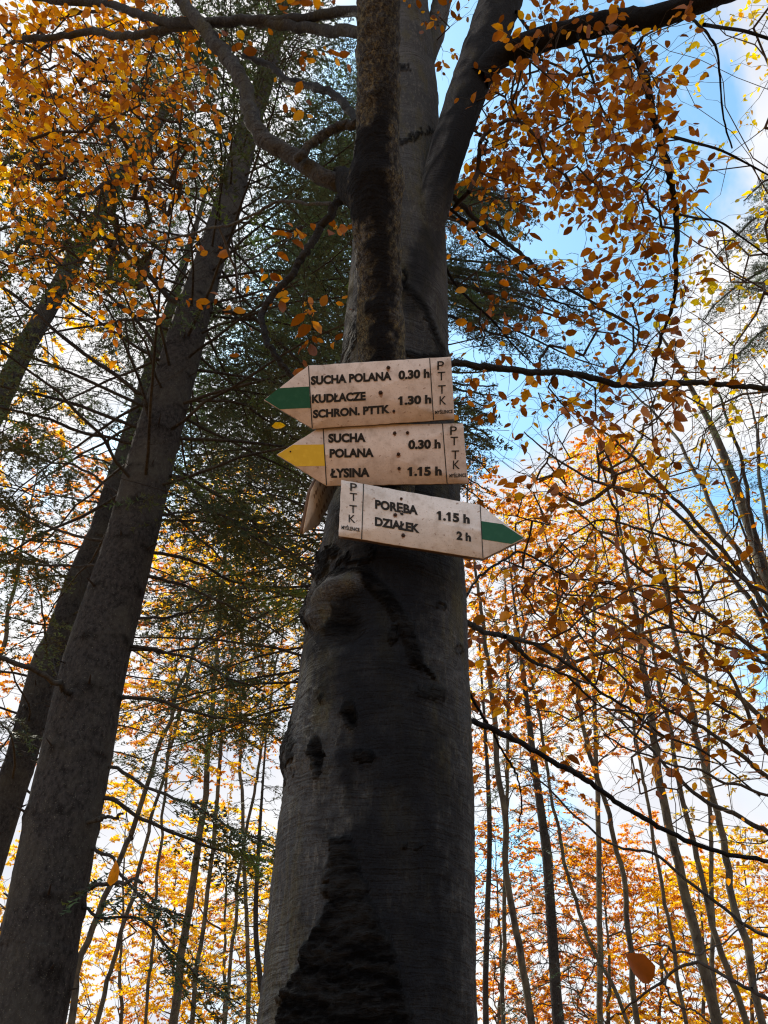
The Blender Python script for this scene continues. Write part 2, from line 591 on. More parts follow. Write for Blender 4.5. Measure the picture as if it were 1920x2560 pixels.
def leaf_template(big):
    if big == 'far':
        return (np.array([[0, 0, 0], [0.5, 0.34, 0.05], [1.0, 0, -0.06], [0.5, -0.34, 0.05]], float), np.zeros((0, 4), int), np.array([[0, 2, 1], [0, 3, 2]]))
    if big:
        v = np.array([[0, 0, 0], [0.12, 0, 0], [0.34, -0.02, -0.02], [0.72, -0.01, -0.03], [1.06, 0, -0.13],
                      [0.34, 0.30, 0.05], [0.72, 0.27, 0.02], [0.34, -0.30, 0.06], [0.72, -0.27, 0.03],
                      [0.16, 0.17, 0.02], [0.16, -0.17, 0.02], [0.93, 0.13, -0.05], [0.93, -0.13, -0.05]], float)
        q_ = [[1, 2, 5, 9], [2, 3, 6, 5], [1, 10, 7, 2], [2, 7, 8, 3], [3, 4, 11, 6], [3, 8, 12, 4]]
        t_ = [[0, 1, 9], [0, 10, 1]]
        return v, np.array(q_), np.array(t_)
    v = np.array([[0, 0, 0], [0.30, 0.27, 0.05], [0.75, 0.22, 0.0], [1.0, 0, -0.08], [0.75, -0.22, 0.02], [0.30, -0.27, 0.05]], float)
    q_ = [[0, 1, 2, 3], [0, 3, 4, 5]]
    return v, np.array(q_), np.zeros((0, 3), int)


def leaf_frames(pos, d, nrm, size, width=1.0, curl=None):
    d = unit(d)
    s_ = unit(np.cross(nrm, d))
    nn = np.cross(d, s_)
    return d, s_, nn


def place_leaves(buf, pos, d, nrm, size, big=False, rs=RS):
    n = len(pos)
    if n == 0:
        return
    tv, tq, tt = leaf_template(big)
    d, s_, nn = leaf_frames(pos, d, nrm, size)
    k = len(tv)
    wv = rs.uniform(0.75, 1.15, n)
    cv = rs.uniform(-0.6, 2.6, n) if big is True else rs.uniform(0, 2, n)
    tw = rs.normal(0, 0.25, n)
    x = tv[None, :, 0] * np.ones((n, 1))
    y = tv[None, :, 1] * wv[:, None]
    z = tv[None, :, 2] * cv[:, None] + tw[:, None] * x * y
    V = pos[:, None] + size[:, None, None] * (x[..., None] * d[:, None] + y[..., None] * s_[:, None] + z[..., None] * nn[:, None])
    off = (np.arange(n) * k)[:, None, None]
    buf.add(V.reshape(-1, 3), (tq[None] + off).reshape(-1, 4) if len(tq) else None, (tt[None] + off).reshape(-1, 3) if len(tt) else None)


class Grow:
    def __init__(s, cap=90000):
        s.p = np.zeros((cap, 3))
        s.par = np.full(cap, -1, int)
        s.w = np.zeros(cap)
        s.fix = np.zeros(cap)
        s.n = 0
        s.paths = []

    def root(s, pts, rad):
        k = len(pts)
        s.p[s.n:s.n + k] = pts
        s.fix[s.n:s.n + k] = rad
        s.n += k

    def grow(s, A, step=0.12, wob=0.012, up=0.0, sag=0.0, maxd=None, rs=RS):
        A = np.asarray(A)
        d0 = np.array([np.min(np.sum((s.p[:s.n] - a) ** 2, 1)) for a in A])
        ends = []
        for k in np.argsort(d0):
            a = A[k]
            dv = a - s.p[:s.n]
            d = np.sqrt(np.sum(dv ** 2, 1)) + 1e-6
            cost = d
            if up:
                cost = d * (1 + up * np.maximum(0, 0.45 - dv[:, 2] / d))
            i = int(np.argmin(cost))
            if maxd and d[i] > maxd:
                continue
            m = max(2, int(d[i] / step) + 1)
            t = np.linspace(0, 1, m + 1)[1:, None]
            base = s.p[i]
            P = base + (a - base) * t
            P[:, 2] += (-sag * d[i] * np.sin(t[:, 0] * math.pi))
            if m > 2:
                wv = rs.normal(0, wob, (m, 3))
                wv[-1] *= 0.3
                P += wv
            j0 = s.n
            s.p[j0:j0 + m] = P
            s.par[j0] = i
            s.par[j0 + 1:j0 + m] = np.arange(j0, j0 + m - 1)
            s.n += m
            s.paths.append((i, j0, m))
            x = j0 + m - 1
            while x >= 0 and s.fix[x] == 0:
                s.w[x] += 1
                x = s.par[x]
            ends.append((P[-1], unit(P[-1] - P[-2] if m > 1 else a - base)))
        return ends

    def tubes(s, buf, rt, p=0.5, sides=4, rmax=1.0, sides_thick=6):
        for i, j0, m in s.paths:
            r = rt * np.power(np.maximum(s.w[j0:j0 + m], 1), p)
            ri = s.fix[i] * 0.8 if s.fix[i] > 0 else rt * max(s.w[i], 1) ** p
            r0 = min(ri, r[0] * 1.15)
            r = np.minimum(r, rmax)
            pts = np.vstack([s.p[i], s.p[j0:j0 + m]])
            rr = np.concatenate([[r0], r])
            tube(buf, pts, rr, sides_thick if rr[0] > rt * 5 else sides, cap=False)


def sprays(ends, tw, twr, L, nl, size, jit, rs=RS, flat=0.45, start=0.15, spread=0.9, droop=0.15):
    """leafy end twigs: returns leaf arrays (pos, dir, normal, size)"""
    P, D, N, S = [], [], [], []
    for e, d in ends:
        dd = d + rs.normal(0, 0.45, 3)
        dd[2] = dd[2] * 0.4 - droop
        dd = dd / np.linalg.norm(dd)
        side = np.cross(dd, [0, 0, 1.0])
        side /= max(np.linalg.norm(side), 1e-6)
        Ls = L * rs.uniform(0.6, 1.3)
        m = 5
        t = np.linspace(0, 1, m)[:, None]
        zig = np.where(np.arange(m) % 2 == 0, 1, -1)[:, None] * 0.035 * Ls
        pts = e + dd * Ls * t + side * zig * (t > 0) - np.array([0, 0, 1.0]) * (t ** 2) * Ls * 0.12
        if tw is not None:
            tube(tw, pts, np.linspace(twr, twr * 0.5, m), 3, cap=False)
        n = max(1, int(nl * rs.uniform(0.5, 1.4) + 0.5))
        ts = np.sort(rs.uniform(start, 1.02, n))
        sg = np.where(np.arange(n) % 2 == 0, 1, -1)[:, None]
        pos = np.stack([np.interp(ts, t[:, 0], pts[:, k]) for k in range(3)], -1)
        ang = rs.uniform(0.5, 1.2, n)[:, None]
        ld = dd * np.cos(ang) + side * sg * np.sin(ang) * spread + rs.normal(0, jit, (n, 3))
        ld[:, 2] -= rs.uniform(0, 0.35, n)
        pos = pos + side * sg * 0.004
        nn = np.array([0, 0, 1.0]) + rs.normal(0, flat, (n, 3))
        P.append(pos)
        D.append(ld)
        N.append(nn)
        S.append(size * rs.uniform(0.45, 1.25, n))
    if not P:
        z = np.zeros((0, 3))
        return z, z, z, np.zeros(0)
    return np.concatenate(P), np.concatenate(D), np.concatenate(N), np.concatenate(S)


def leaf_parts(tree, L, matl, count=300, variants=10):
    """the largest-looking leaves are objects of their own, the others one stuff part"""
    P, D, N, S = L
    px, py, z = proj(P)
    inside = (px > -5) & (px < 1925) & (py > -5) & (py < 2565) & (z > 0)
    score = np.where(inside, S / z, -1)
    order = np.argsort(-score)
    sel = order[:count]
    sel = sel[score[sel] > 0]
    rest = np.setdiff1d(np.arange(len(P)), sel)
    b = Buf()
    place_leaves(b, P[rest], D[rest], N[rest], S[rest], big=True)
    part('foliage', b, matl, tree, kind='stuff')
    protos = []
    for k in range(variants):
        pb = Buf()
        place_leaves(pb, np.zeros((1, 3)), np.array([[1.0, 0, 0]]), np.array([[0, 0, 1.0]]), np.ones(1), big=True)
        protos.append(pb.mesh('leaf', matl))
    d, s_, nn = leaf_frames(P, D, N, S)
    org = np.array(tree.location)
    for c, i in enumerate(sel):
        o = bpy.data.objects.new('leaf', protos[c % variants])
        COL.objects.link(o)
        o.parent = tree
        M = Matrix.Identity(4)
        for r_ in range(3):
            M[r_][0] = d[i][r_] * S[i]
            M[r_][1] = s_[i][r_] * S[i]
            M[r_][2] = nn[i][r_] * S[i]
            M[r_][3] = P[i][r_] - org[r_]
        o.matrix_basis = M


def region(poly, n, r0, r1, rs=RS, mode='D'):
    """n random points seen inside a photo polygon, r0..r1 metres away"""
    poly = np.array(poly, float)
    lo, hi = poly.min(0), poly.max(0)
    out = []
    while len(out) < n:
        x, y = rs.uniform(lo[0], hi[0]), rs.uniform(lo[1], hi[1])
        ins = False
        j = len(poly) - 1
        for i in range(len(poly)):
            if (poly[i][1] > y) != (poly[j][1] > y) and x < (poly[j][0] - poly[i][0]) * (y - poly[i][1]) / (poly[j][1] - poly[i][1]) + poly[i][0]:
                ins = not ins
            j = i
        if ins:
            out.append(PD(x, y, rs.uniform(r0, r1)))
    return out


# ------------------------------------------------------------------ the big beech
TY = 1.60
edges = [(2700, 615, 1202), (2560, 640, 1197), (2400, 660, 1192), (2200, 677, 1190), (2000, 703, 1188), (1800, 728, 1180), (1700, 745, 1175),
         (1500, 772, 1168), (1400, 795, 1160), (1300, 815, 1155), (1200, 830, 1150), (1000, 845, 1130), (900, 851, 1122), (700, 872, 1120),
         (600, 882, 1116), (500, 895, 1108), (400, 905, 1100), (250, 925, 1097), (100, 935, 1080), (0, 945, 1070), (-200, 960, 1060)]
beech = thing('beech_tree', 'thick grey beech with the trail signs nailed to it, scarred smooth trunk in the middle', 'tree', PY(920, 2560, TY) * np.array([1, 1, 0]))
ey = np.array([e[0] for e in edges][::-1], float)
el_ = np.array([e[1] for e in edges][::-1], float)
er_ = np.array([e[2] for e in edges][::-1], float)


def trunk_at(y):
    c = (np.interp(y, ey, el_) + np.interp(y, ey, er_)) / 2
    wd = np.interp(y, ey, er_) - np.interp(y, ey, el_)
    P = PY(c, y, TY)
    z = (P - CAM) @ FW
    return P, wd * z / FPX / 2 * 0.985


rows = []
P0, R0 = trunk_at(2700)
for z in (-0.1, 0.05, 0.25, 0.6, 1.0, 1.35):
    fl = 1 + 0.55 * math.exp(-max(z, 0) / 0.18)
    rows.append((np.array([P0[0] - 0.02, TY, z]), R0 * 1.06 * fl))
NV = 430
for y in np.linspace(2700, -200, NV):
    rows.append(trunk_at(y))
Pt, Rt = rows[-1]
for k in range(1, 12):
    rows.append((Pt + np.array([0.03 * k + 0.05 * math.sin(k), 0.02 * k, 0.9 * k]), Rt * (1 - 0.075 * k)))
fr = np.linspace(-1, 1, 197)
ang_front = -math.pi / 2 + fr * math.pi * 0.56
ang_back = np.linspace(-math.pi / 2 + math.pi * 0.56, -math.pi / 2 - math.pi * 0.56 + 2 * math.pi, 42)[1:-1]
angs = np.concatenate([ang_front, ang_back])
NA = len(angs)
C = np.array([r[0] for r in rows])
R = np.array([r[1] for r in rows])
dirs = np.stack([np.cos(angs), np.sin(angs), np.zeros(NA)], -1)
V = C[:, None] + R[:, None, None] * dirs[None]
PX, PYY, PZ = proj(V)
FRONT = (dirs[None, :, 1] < 0.25) & (PZ > 0)


def segdist(x, y, pl):
    best = np.full(x.shape, 1e9)
    bt = np.zeros(x.shape)
    n = len(pl) - 1
    for k in range(n):
        (ax, ay), (bx, by) = pl[k], pl[k + 1]
        t = np.clip(((x - ax) * (bx - ax) + (y - ay) * (by - ay)) / ((bx - ax) ** 2 + (by - ay) ** 2), 0, 1)
        d = np.hypot(x - ax - t * (bx - ax), y - ay - t * (by - ay))
        bt = np.where(d < best, (k + t) / n, bt)
        best = np.minimum(best, d)
    return best, bt


# noise field over the trunk
def nfield(sx, sz, seed, octv=3):
    out = np.zeros(V.shape[:2])
    for i in range(V.shape[0]):
        z = C[i, 2]
        for j in range(NA):
            if FRONT[i, j]:
                out[i, j] = mnoise.fractal(Vector((V[i, j, 0] * sx + seed, V[i, j, 1] * sx, z * sz)), 0.6, 2.1, octv)
    return out


N1 = nfield(14, 14, 3.1)
N2 = nfield(28, 75, 9.7)
N3 = nfield(60, 60, 5.3, 2)
wx = PX + N1 * 9 + N3 * 7
wy = PYY + N1 * 9 + N3 * 7
disp = np.zeros(V.shape[:2])
scar = np.zeros(V.shape[:2])
disp += N1 * 0.0026 + N2 * 0.0011 + N3 * 0.0005


def sm(a, b, x):
    t = np.clip((x - a) / (b - a), 0, 1)
    return t * t * (3 - 2 * t)


def ell(cx, cy, rx, ry, rot=0.0, xx=None, yy=None):
    xx = wx if xx is None else xx
    yy = wy if yy is None else yy
    c_, s_ = math.cos(rot), math.sin(rot)
    dx, dy = xx - cx, yy - cy
    return np.hypot((dx * c_ + dy * s_) / rx, (-dx * s_ + dy * c_) / ry)


# swollen branch collar with its hollow
d, t = segdist(PX + N1 * 4, PYY + N1 * 4, [(795, 1545), (818, 1500), (850, 1472), (884, 1462)])
disp += 0.036 * np.exp(-(d / 25) ** 2)
disp -= 0.034 * np.exp(-ell(858, 1560, 58, 52, 0, PX, PYY) ** 2 * 1.2)
scar = np.maximum(scar, 0.75 * sm(1.15, 0.6, ell(850, 1555, 62, 46)) * (d > 22))
# brow shaped scars
for pl, wd_, dep in ((((768, 1555), (785, 1510), (812, 1472), (842, 1444), (885, 1430), (912, 1436)), 12, 0.004),
                     (((905, 1432), (935, 1462), (975, 1500), (1010, 1560), (1030, 1615), (1045, 1655)), 17, 0.006),
                     (((1040, 1645), (1085, 1690)), 4, 0.002),
                     (((800, 1440), (812, 1395), (832, 1378)), 13, 0.005),
                     (((935, 1378), (925, 1395), (905, 1402), (868, 1404)), 7, 0.003),
                     (((868, 1384), (845, 1425)), 4, 0.002),
                     (((985, 1560), (978, 1600)), 8, 0.003)):
    d, t = segdist(wx, wy, pl)
    m_ = sm(wd_ * 1.3, wd_ * 0.55, d)
    scar = np.maximum(scar, m_)
    disp += m_ * (dep * (0.4 + 1.6 * np.abs(N3)) + dep * 0.5)
# knots and healed stubs
for cx, cy, rx, ry, dep in ((874, 1785, 19, 28, -0.012), (794, 1895, 15, 52, -0.008), (913, 1893, 27, 12, 0.006), (801, 1742, 7, 10, 0.003), (1072, 1728, 33, 19, 0.003)):
    e_ = ell(cx, cy, rx, ry)
    m_ = sm(1.15, 0.75, e_) * (0.55 if cx == 1072 else 1)
    scar = np.maximum(scar, m_)
    disp += dep * sm(1.0, 0.2, e_) + 0.005 * np.exp(-((e_ - 1.15) / 0.25) ** 2) + m_ * N3 * 0.004
for cx, cy, rx, ry in ((1103, 1513, 15, 10), (1147, 1622, 11, 14), (1030, 2115, 26, 9)):
    e_ = ell(cx, cy, rx, ry, 0.5 if cx == 1103 else 0, PX + N1 * 3, PYY)
    m_ = np.exp(-((e_ - 1.0) / 0.22) ** 2)
    disp += 0.003 * m_
    scar = np.maximum(scar, 0.45 * np.exp(-((e_ - 0.8) / 0.15) ** 2))
d, t = segdist(wx, wy, [(1085, 1598), (1110, 1612), (1135, 1632)])
disp += 0.002 * np.exp(-(d / 4) ** 2)
# cankered bulge on the left edge
e_ = ell(728, 1880, 40, 62, 0, PX, PYY)
disp += 0.016 * np.exp(-e_ ** 2 * 1.1)
scar = np.maximum(scar, sm(0.05, 0.35, N1 + N3 * 0.6 + 0.25 - np.maximum(0, ell(716, 1880, 30, 75) - 0.8)) * 0.85 * (ell(716, 1880, 34, 82) < 1.3))
# wrinkled folds round the bulge and the knots (real relief)
fold = np.sin((PYY + N1 * 22 - 0.10 * (PX - 900)) / 3.4) * sm(1000, 780, PX) * sm(1640, 1720, PYY) * sm(2100, 1980, PYY)
disp += fold * 0.0013
# rough black bark patch climbing from the base
ply = np.array([2700, 2560, 2500, 2440, 2380, 2320, 2260, 2200, 2140, 2100, 2085])
plx0 = np.interp(PYY, ply[::-1], np.array([655, 690, 700, 725, 750, 790, 812, 812, 818, 824, 850])[::-1])
plx1 = np.interp(PYY, ply[::-1], np.array([1080, 1035, 1015, 1005, 985, 955, 930, 915, 895, 885, 860])[::-1])
inn = np.minimum(wx - plx0, plx1 - wx)
m_ = sm(-8, 16, inn) * sm(2082, 2098, wy)
m_ = m_ * sm(-0.75, -0.1, N2 + 0.5 * N3 + 0.06 * inn - 0.25)
scar = np.maximum(scar, m_)
ridge = np.abs(N2) * 1.0 + np.abs(N3) * 0.7
disp += m_ * (0.005 + 0.011 * ridge * sm(2090, 2350, PYY))
disp += m_ * 0.0025 * np.sin((PYY + N1 * 45) / 5.0)
# upper trunk: curved ridge scar on the right of the limb, dark hole, torn left edge
d, t = segdist(wx, wy, [(1003, 720), (1030, 735), (1058, 775), (1080, 830), (1104, 895)])
m_ = sm(11, 4, d)
scar = np.maximum(scar, m_ * 0.9)
disp += np.where(PX > 1000, 0.010 * np.exp(-((d - 10) / 9) ** 2), 0)
e_ = ell(1012, 700, 9, 34)
scar = np.maximum(scar, sm(1.1, 0.7, e_))
disp -= 0.015 * sm(1.0, 0.3, e_)
d, t = segdist(wx, wy, [(862, 905), (878, 862), (896, 835)])
scar = np.maximum(scar, sm(0.0, 0.3, N3 + N1 + 0.1) * sm(26, 14, d))
d, t = segdist(wx, wy, [(1010, 885), (1060, 892), (1110, 900)])
scar = np.maximum(scar, sm(9, 4, d))
for pl in (((1000, 352), (1035, 340), (1082, 325)), ((1000, 168), (1020, 160))):
    d, t = segdist(wx, wy, pl)
    scar = np.maximum(scar, sm(9, 3, d))
    disp += 0.004 * sm(10, 4, d)
# rain streak down the middle below the signs and the limb fork (wet algae film plus painted shade of the trunk's front)
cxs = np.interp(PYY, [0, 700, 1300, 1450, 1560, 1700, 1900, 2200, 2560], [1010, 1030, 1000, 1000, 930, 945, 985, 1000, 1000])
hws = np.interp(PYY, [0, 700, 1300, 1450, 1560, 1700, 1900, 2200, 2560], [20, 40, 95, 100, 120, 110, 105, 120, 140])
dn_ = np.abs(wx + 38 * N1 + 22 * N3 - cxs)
stain_shade = sm(130, -30, dn_ - hws) * np.interp(PYY, [500, 700, 1250, 1400, 2560], [0.1, 0.35, 0.85, 0.92, 0.90])
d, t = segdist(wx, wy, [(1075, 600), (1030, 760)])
stain_shade = np.maximum(stain_shade, 0.8 * sm(70, 15, d))
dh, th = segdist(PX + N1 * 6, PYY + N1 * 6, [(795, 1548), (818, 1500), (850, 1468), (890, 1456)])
stain_shade = np.clip(stain_shade + N1 * 0.12, 0, 0.95) * FRONT
stain_shade = stain_shade * sm(14, 34, dh)
scar = scar * np.maximum(sm(12, 24, dh), 0.0)
disp = disp * FRONT
V = V + dirs[None] * disp[..., None]
scar = np.clip(scar, 0, 1) * FRONT
tb = Buf()
nr = len(rows)
i = np.arange(nr - 1)[:, None] * NA
j = np.arange(NA)[None]
j2 = (j + 1) % NA
tb.add(V.reshape(-1, 3), np.stack([i + j, i + j2, i + NA + j2, i + NA + j], -1).reshape(-1, 4))
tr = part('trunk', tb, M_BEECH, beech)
for nm, arr in (('scar', scar), ('stain_shade', stain_shade)):
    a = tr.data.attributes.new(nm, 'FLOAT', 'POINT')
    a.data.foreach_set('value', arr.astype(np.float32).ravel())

BG = Grow()


def limb_part(name, P, r, parent, sides=16, stainf=None, bump=0.02, m=None, knob=None):
    n = len(P)
    b = Buf()
    tube(b, P, r, sides, cap=True)
    if m is None:
        m = M_LIMB
    o = part(name, b, m, parent)
    if m in (M_LIMB, M_BRANCH):
        me = o.data
        nv = len(me.vertices)
        co = np.empty(nv * 3, np.float32)
        me.vertices.foreach_get('co', co)
        co = co.reshape(-1, 3)
        nrm = np.empty(nv * 3, np.float32)
        me.vertices.foreach_get('normal', nrm)
        nrm = nrm.reshape(-1, 3)
        st_ = np.zeros(nv, np.float32)
        wco = co + np.array(parent.location, dtype=np.float32)
        px_, py_, _ = proj(wco)
        for k in range(nv):
            a_ = mnoise.fractal(Vector(wco[k]) * 22, 0.6, 2.1, 3)
            b_ = mnoise.fractal(Vector(wco[k]) * 60, 0.6, 2.1, 2)
            co[k] += nrm[k] * (a_ * 0.006 + b_ * 0.003) * min(1.0, r.max() / 0.05)
            if stainf:
                st_[k] = stainf(px_[k] + a_ * 26 + b_ * 22, py_[k] + a_ * 40, nrm[k])
        me.vertices.foreach_set('co', co.ravel())
        a = me.attributes.new('stain_shade', 'FLOAT', 'POINT')
        a.data.foreach_set('value', st_)
        a = me.attributes.new('scar', 'FLOAT', 'POINT')
        a.data.foreach_set('value', np.zeros(nv, np.float32))
        me.update()
    return o


# the limb that leaves the trunk behind the signs and leans over the camera
limb_px = [(965, 1290), (962, 1180), (957, 1040), (955, 900), (950, 760), (945, 620), (938, 500), (943, 400), (946, 260), (946, 120), (946, 0), (948, -160), (950, -400)]
ltan = [math.tan(PITCH + math.atan((1280 - y) / FPX)) for _, y in limb_px]
lY = [2.236 / (1 + 0.65 * t) for t in ltan]
LP = resample([PY(a, b, Y) for (a, b), Y in zip(limb_px, lY)], 150)
_, lpy, lz = proj(LP)
lw = np.interp(-lpy, [-1290, -1180, -905, -760, -600, -520, -460, -400, -330, -100, 400], [150, 150, 124, 112, 114, 130, 146, 118, 106, 108, 112])
LR = lw * lz / FPX / 2
one = lambda v: max(0.0, min(1.0, v))


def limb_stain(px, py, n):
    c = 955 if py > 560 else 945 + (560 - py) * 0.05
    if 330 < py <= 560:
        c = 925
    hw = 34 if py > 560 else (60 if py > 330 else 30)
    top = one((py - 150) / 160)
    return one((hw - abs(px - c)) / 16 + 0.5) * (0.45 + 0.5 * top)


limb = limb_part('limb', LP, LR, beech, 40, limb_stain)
BG.root(LP[60:], LR[60:])
# knot where the left branch leaves the limb
b = Buf()
kp, kr = pxpath([(905, 500), (880, 470), (852, 440), (835, 452)], 1.02, 1.06, 70, 62, 12)
kr = kr * np.array([1.0, 1.05, 1.1, 1.1, 1.1, 1.1, 1.08, 1.02, 0.92, 0.82, 0.72, 0.62])
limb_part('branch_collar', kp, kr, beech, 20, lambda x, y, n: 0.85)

fork_dark = lambda px, py, n: 0.93 * one((px - (1215 - 0.36 * py)) / 30 + 0.3) * one((640 - py) / 200)  # darker bark up the fork, leaving its left edge paler
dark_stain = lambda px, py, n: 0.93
BR = [
    ('limb', [(1010, 690), (1040, 620), (1072, 540), (1098, 450), (1125, 360), (1158, 260), (1190, 170), (1232, 60), (1265, -40), (1310, -200)], 1.55, 1.30, 84, 118, 60, fork_dark, 28),
    ('branch', [(1195, 200), (1250, 140), (1330, 108), (1430, 78), (1530, 55), (1640, 42), (1740, 8), (1900, -50)], 1.36, 1.0, 62, 50, 60, dark_stain, 18),
    ('limb', [(1012, 240), (1050, 175), (1078, 110), (1095, 50), (1108, -20), (1125, -160)], 1.62, 1.7, 52, 44, 40, lambda px, py, n: 0.8 * one((py - 130) / 60), 18),
    ('branch', [(860, 460), (827, 452), (752, 405), (700, 372), (654, 341), (630, 290), (613, 220), (575, 155), (532, 104), (500, 60), (457, 6), (420, -60)], 1.05, 0.95, 44, 27, 70, lambda px, py, n: 0.25, 14),
    ('branch', [(925, 306), (895, 312), (850, 316), (810, 336), (780, 358), (758, 382), (740, 398)], 0.93, 1.0, 24, 22, 36, lambda px, py, n: 0.0, 12),
    ('branch', [(935, 84), (900, 82), (840, 78), (781, 72), (665, 58), (600, 50), (550, 54), (480, 62), (405, 75), (340, 88), (289, 90), (225, 78), (150, 92), (60, 96)], 0.74, 1.3, 30, 14, 60, lambda px, py, n: 0.35, 12),
    ('branch', [(935, 32), (900, 32), (820, 32), (752, 46), (636, 52), (540, 56), (463, 56), (400, 50), (347, 35), (300, 18), (240, 6), (145, 2), (40, -20)], 0.72, 1.3, 26, 16, 60, lambda px, py, n: 0.5, 12),
    ('branch', [(930, 312), (900, 300), (885, 292), (862, 262), (839, 240), (800, 222), (781, 214), (745, 206), (712, 196), (670, 160), (610, 140)], 0.9, 1.5, 24, 14, 44, lambda px, py, n: 0.8, 12),
    ('branch', [(880, 470), (845, 505), (820, 550), (799, 570), (770, 622), (746, 654), (730, 690), (700, 720), (672, 755), (654, 790), (665, 851), (690, 890), (712, 920), (732, 945)], 1.1, 1.35, 22, 14, 70, lambda px, py, n: 0.6, 10),
    ('branch', [(870, 505), (845, 509), (775, 509), (700, 503), (640, 535), (579, 561), (520, 570), (480, 585), (405, 602), (320, 612)], 1.1, 1.5, 10, 4, 50, lambda px, py, n: 0.0, 8),
    # right hand side, against the sky
    ('branch', [(1500, 70), (1508, 20), (1530, 62), (1543, 80), (1570, 112), (1599, 154), (1614, 195), (1620, 231), (1632, 290), (1648, 336), (1664, 395), (1676, 448), (1684, 490), (1690, 531), (1691, 600), (1690, 664), (1689, 710), (1686, 741), (1672, 795), (1655, 839), (1640, 900), (1627, 958)][2:], 1.12, 2.4, 24, 6, 90, dark_stain, 10),
    ('branch', [(1060, 905), (1130, 908), (1180, 913), (1224, 917), (1270, 922), (1322, 930), (1370, 930), (1421, 932), (1455, 938), (1486, 947), (1530, 958), (1570, 962), (1620, 960), (1668, 959), (1767, 957), (1850, 966), (1920, 974), (2050, 1000)], 1.5, 1.9, 18, 13, 90, lambda px, py, n: 0.7, 10),
    ('branch', [(1095, 440), (1138, 496), (1190, 548), (1250, 594), (1285, 622), (1320, 650), (1350, 682), (1390, 700), (1430, 728), (1480, 755), (1520, 780), (1560, 800), (1600, 830)], 1.55, 3.0, 14, 4, 60, lambda px, py, n: 0.7, 8),
    ('branch', [(1100, 480), (1130, 525), (1170, 560), (1207, 601), (1240, 628), (1263, 643), (1300, 672), (1340, 705), (1370, 740), (1430, 770), (1500, 800)], 1.5, 2.4, 9, 3, 50, dark_stain, 7),
    ('branch', [(1090, 600), (1125, 690), (1170, 745), (1230, 800), (1290, 870), (1350, 925)], 1.5, 2.2, 8, 3, 40, dark_stain, 7),
    ('branch', [(1120, 1540), (1169, 1557), (1195, 1570), (1218, 1582), (1268, 1592), (1295, 1622), (1322, 1646), (1350, 1662), (1377, 1671), (1430, 1700), (1490, 1760)], 1.6, 2.6, 17, 5, 50, lambda px, py, n: 0.7, 10),
    ('branch', [(1262, 1592), (1300, 1600), (1337, 1612), (1372, 1632), (1406, 1651), (1460, 1690), (1500, 1730), (1570, 1770), (1650, 1835), (1760, 1880), (1900, 1990)], 1.85, 3.4, 11, 4, 60, lambda px, py, n: 0.7, 8),
    ('branch', [(1140, 1790), (1181, 1804), (1248, 1831), (1290, 1850), (1322, 1870), (1396, 1912), (1430, 1930), (1470, 1954), (1530, 1997), (1594, 2036), (1654, 2071), (1723, 2105), (1817, 2135), (1920, 2155), (2100, 2240)], 1.6, 2.4, 15, 10, 80, dark_stain, 10),
    ('branch', [(1150, 1700), (1180, 1744), (1205, 1790), (1219, 1809), (1240, 1850), (1263, 1888), (1285, 1925), (1298, 1957), (1303, 2016), (1296, 2080)], 1.6, 1.9, 9, 3, 50, dark_stain, 8),
    ('branch', [(1160, 1500), (1200, 1440), (1260, 1400), (1300, 1380), (1345, 1400), (1420, 1440), (1560, 1470), (1700, 1540), (1850, 1600)], 1.62, 3.2, 7, 3, 60, dark_stain, 7),
    ('branch', [(1250, 150), (1230, 80), (1290, 30), (1330, 90), (1370, 180), (1410, 250), (1450, 330), (1470, 420)][2:], 1.3, 2.6, 9, 3, 40, dark_stain, 7),
    ('branch', [(1440, 80), (1480, 190), (1500, 260), (1540, 350), (1560, 450)], 1.1, 2.4, 8, 3, 40, dark_stain, 7),
    ('branch', [(1640, 40), (1700, 30), (1745, 60), (1790, 120), (1800, 200), (1810, 300), (1830, 370)], 1.1, 2.2, 12, 4, 50, dark_stain, 8),
    ('branch', [(1760, 62), (1810, 70), (1870, 80), (1960, 110)], 1.3, 1.5, 10, 8, 20, dark_stain, 8),
    ('branch', [(1676, 340), (1730, 355), (1800, 375), (1870, 410), (1960, 460)], 1.9, 2.4, 9, 4, 30, dark_stain, 8),
    ('branch', [(1690, 534), (1740, 545), (1800, 555), (1850, 590), (1920, 640)], 2.0, 2.5, 7, 4, 30, dark_stain, 8),
]
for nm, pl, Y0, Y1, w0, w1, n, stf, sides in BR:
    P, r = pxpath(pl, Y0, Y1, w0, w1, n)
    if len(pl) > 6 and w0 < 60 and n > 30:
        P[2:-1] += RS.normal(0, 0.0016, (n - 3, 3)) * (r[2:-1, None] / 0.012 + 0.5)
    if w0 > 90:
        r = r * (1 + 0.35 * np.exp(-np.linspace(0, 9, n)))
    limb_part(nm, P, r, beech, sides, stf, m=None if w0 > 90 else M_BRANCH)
    BG.root(P[4:], r[4:])

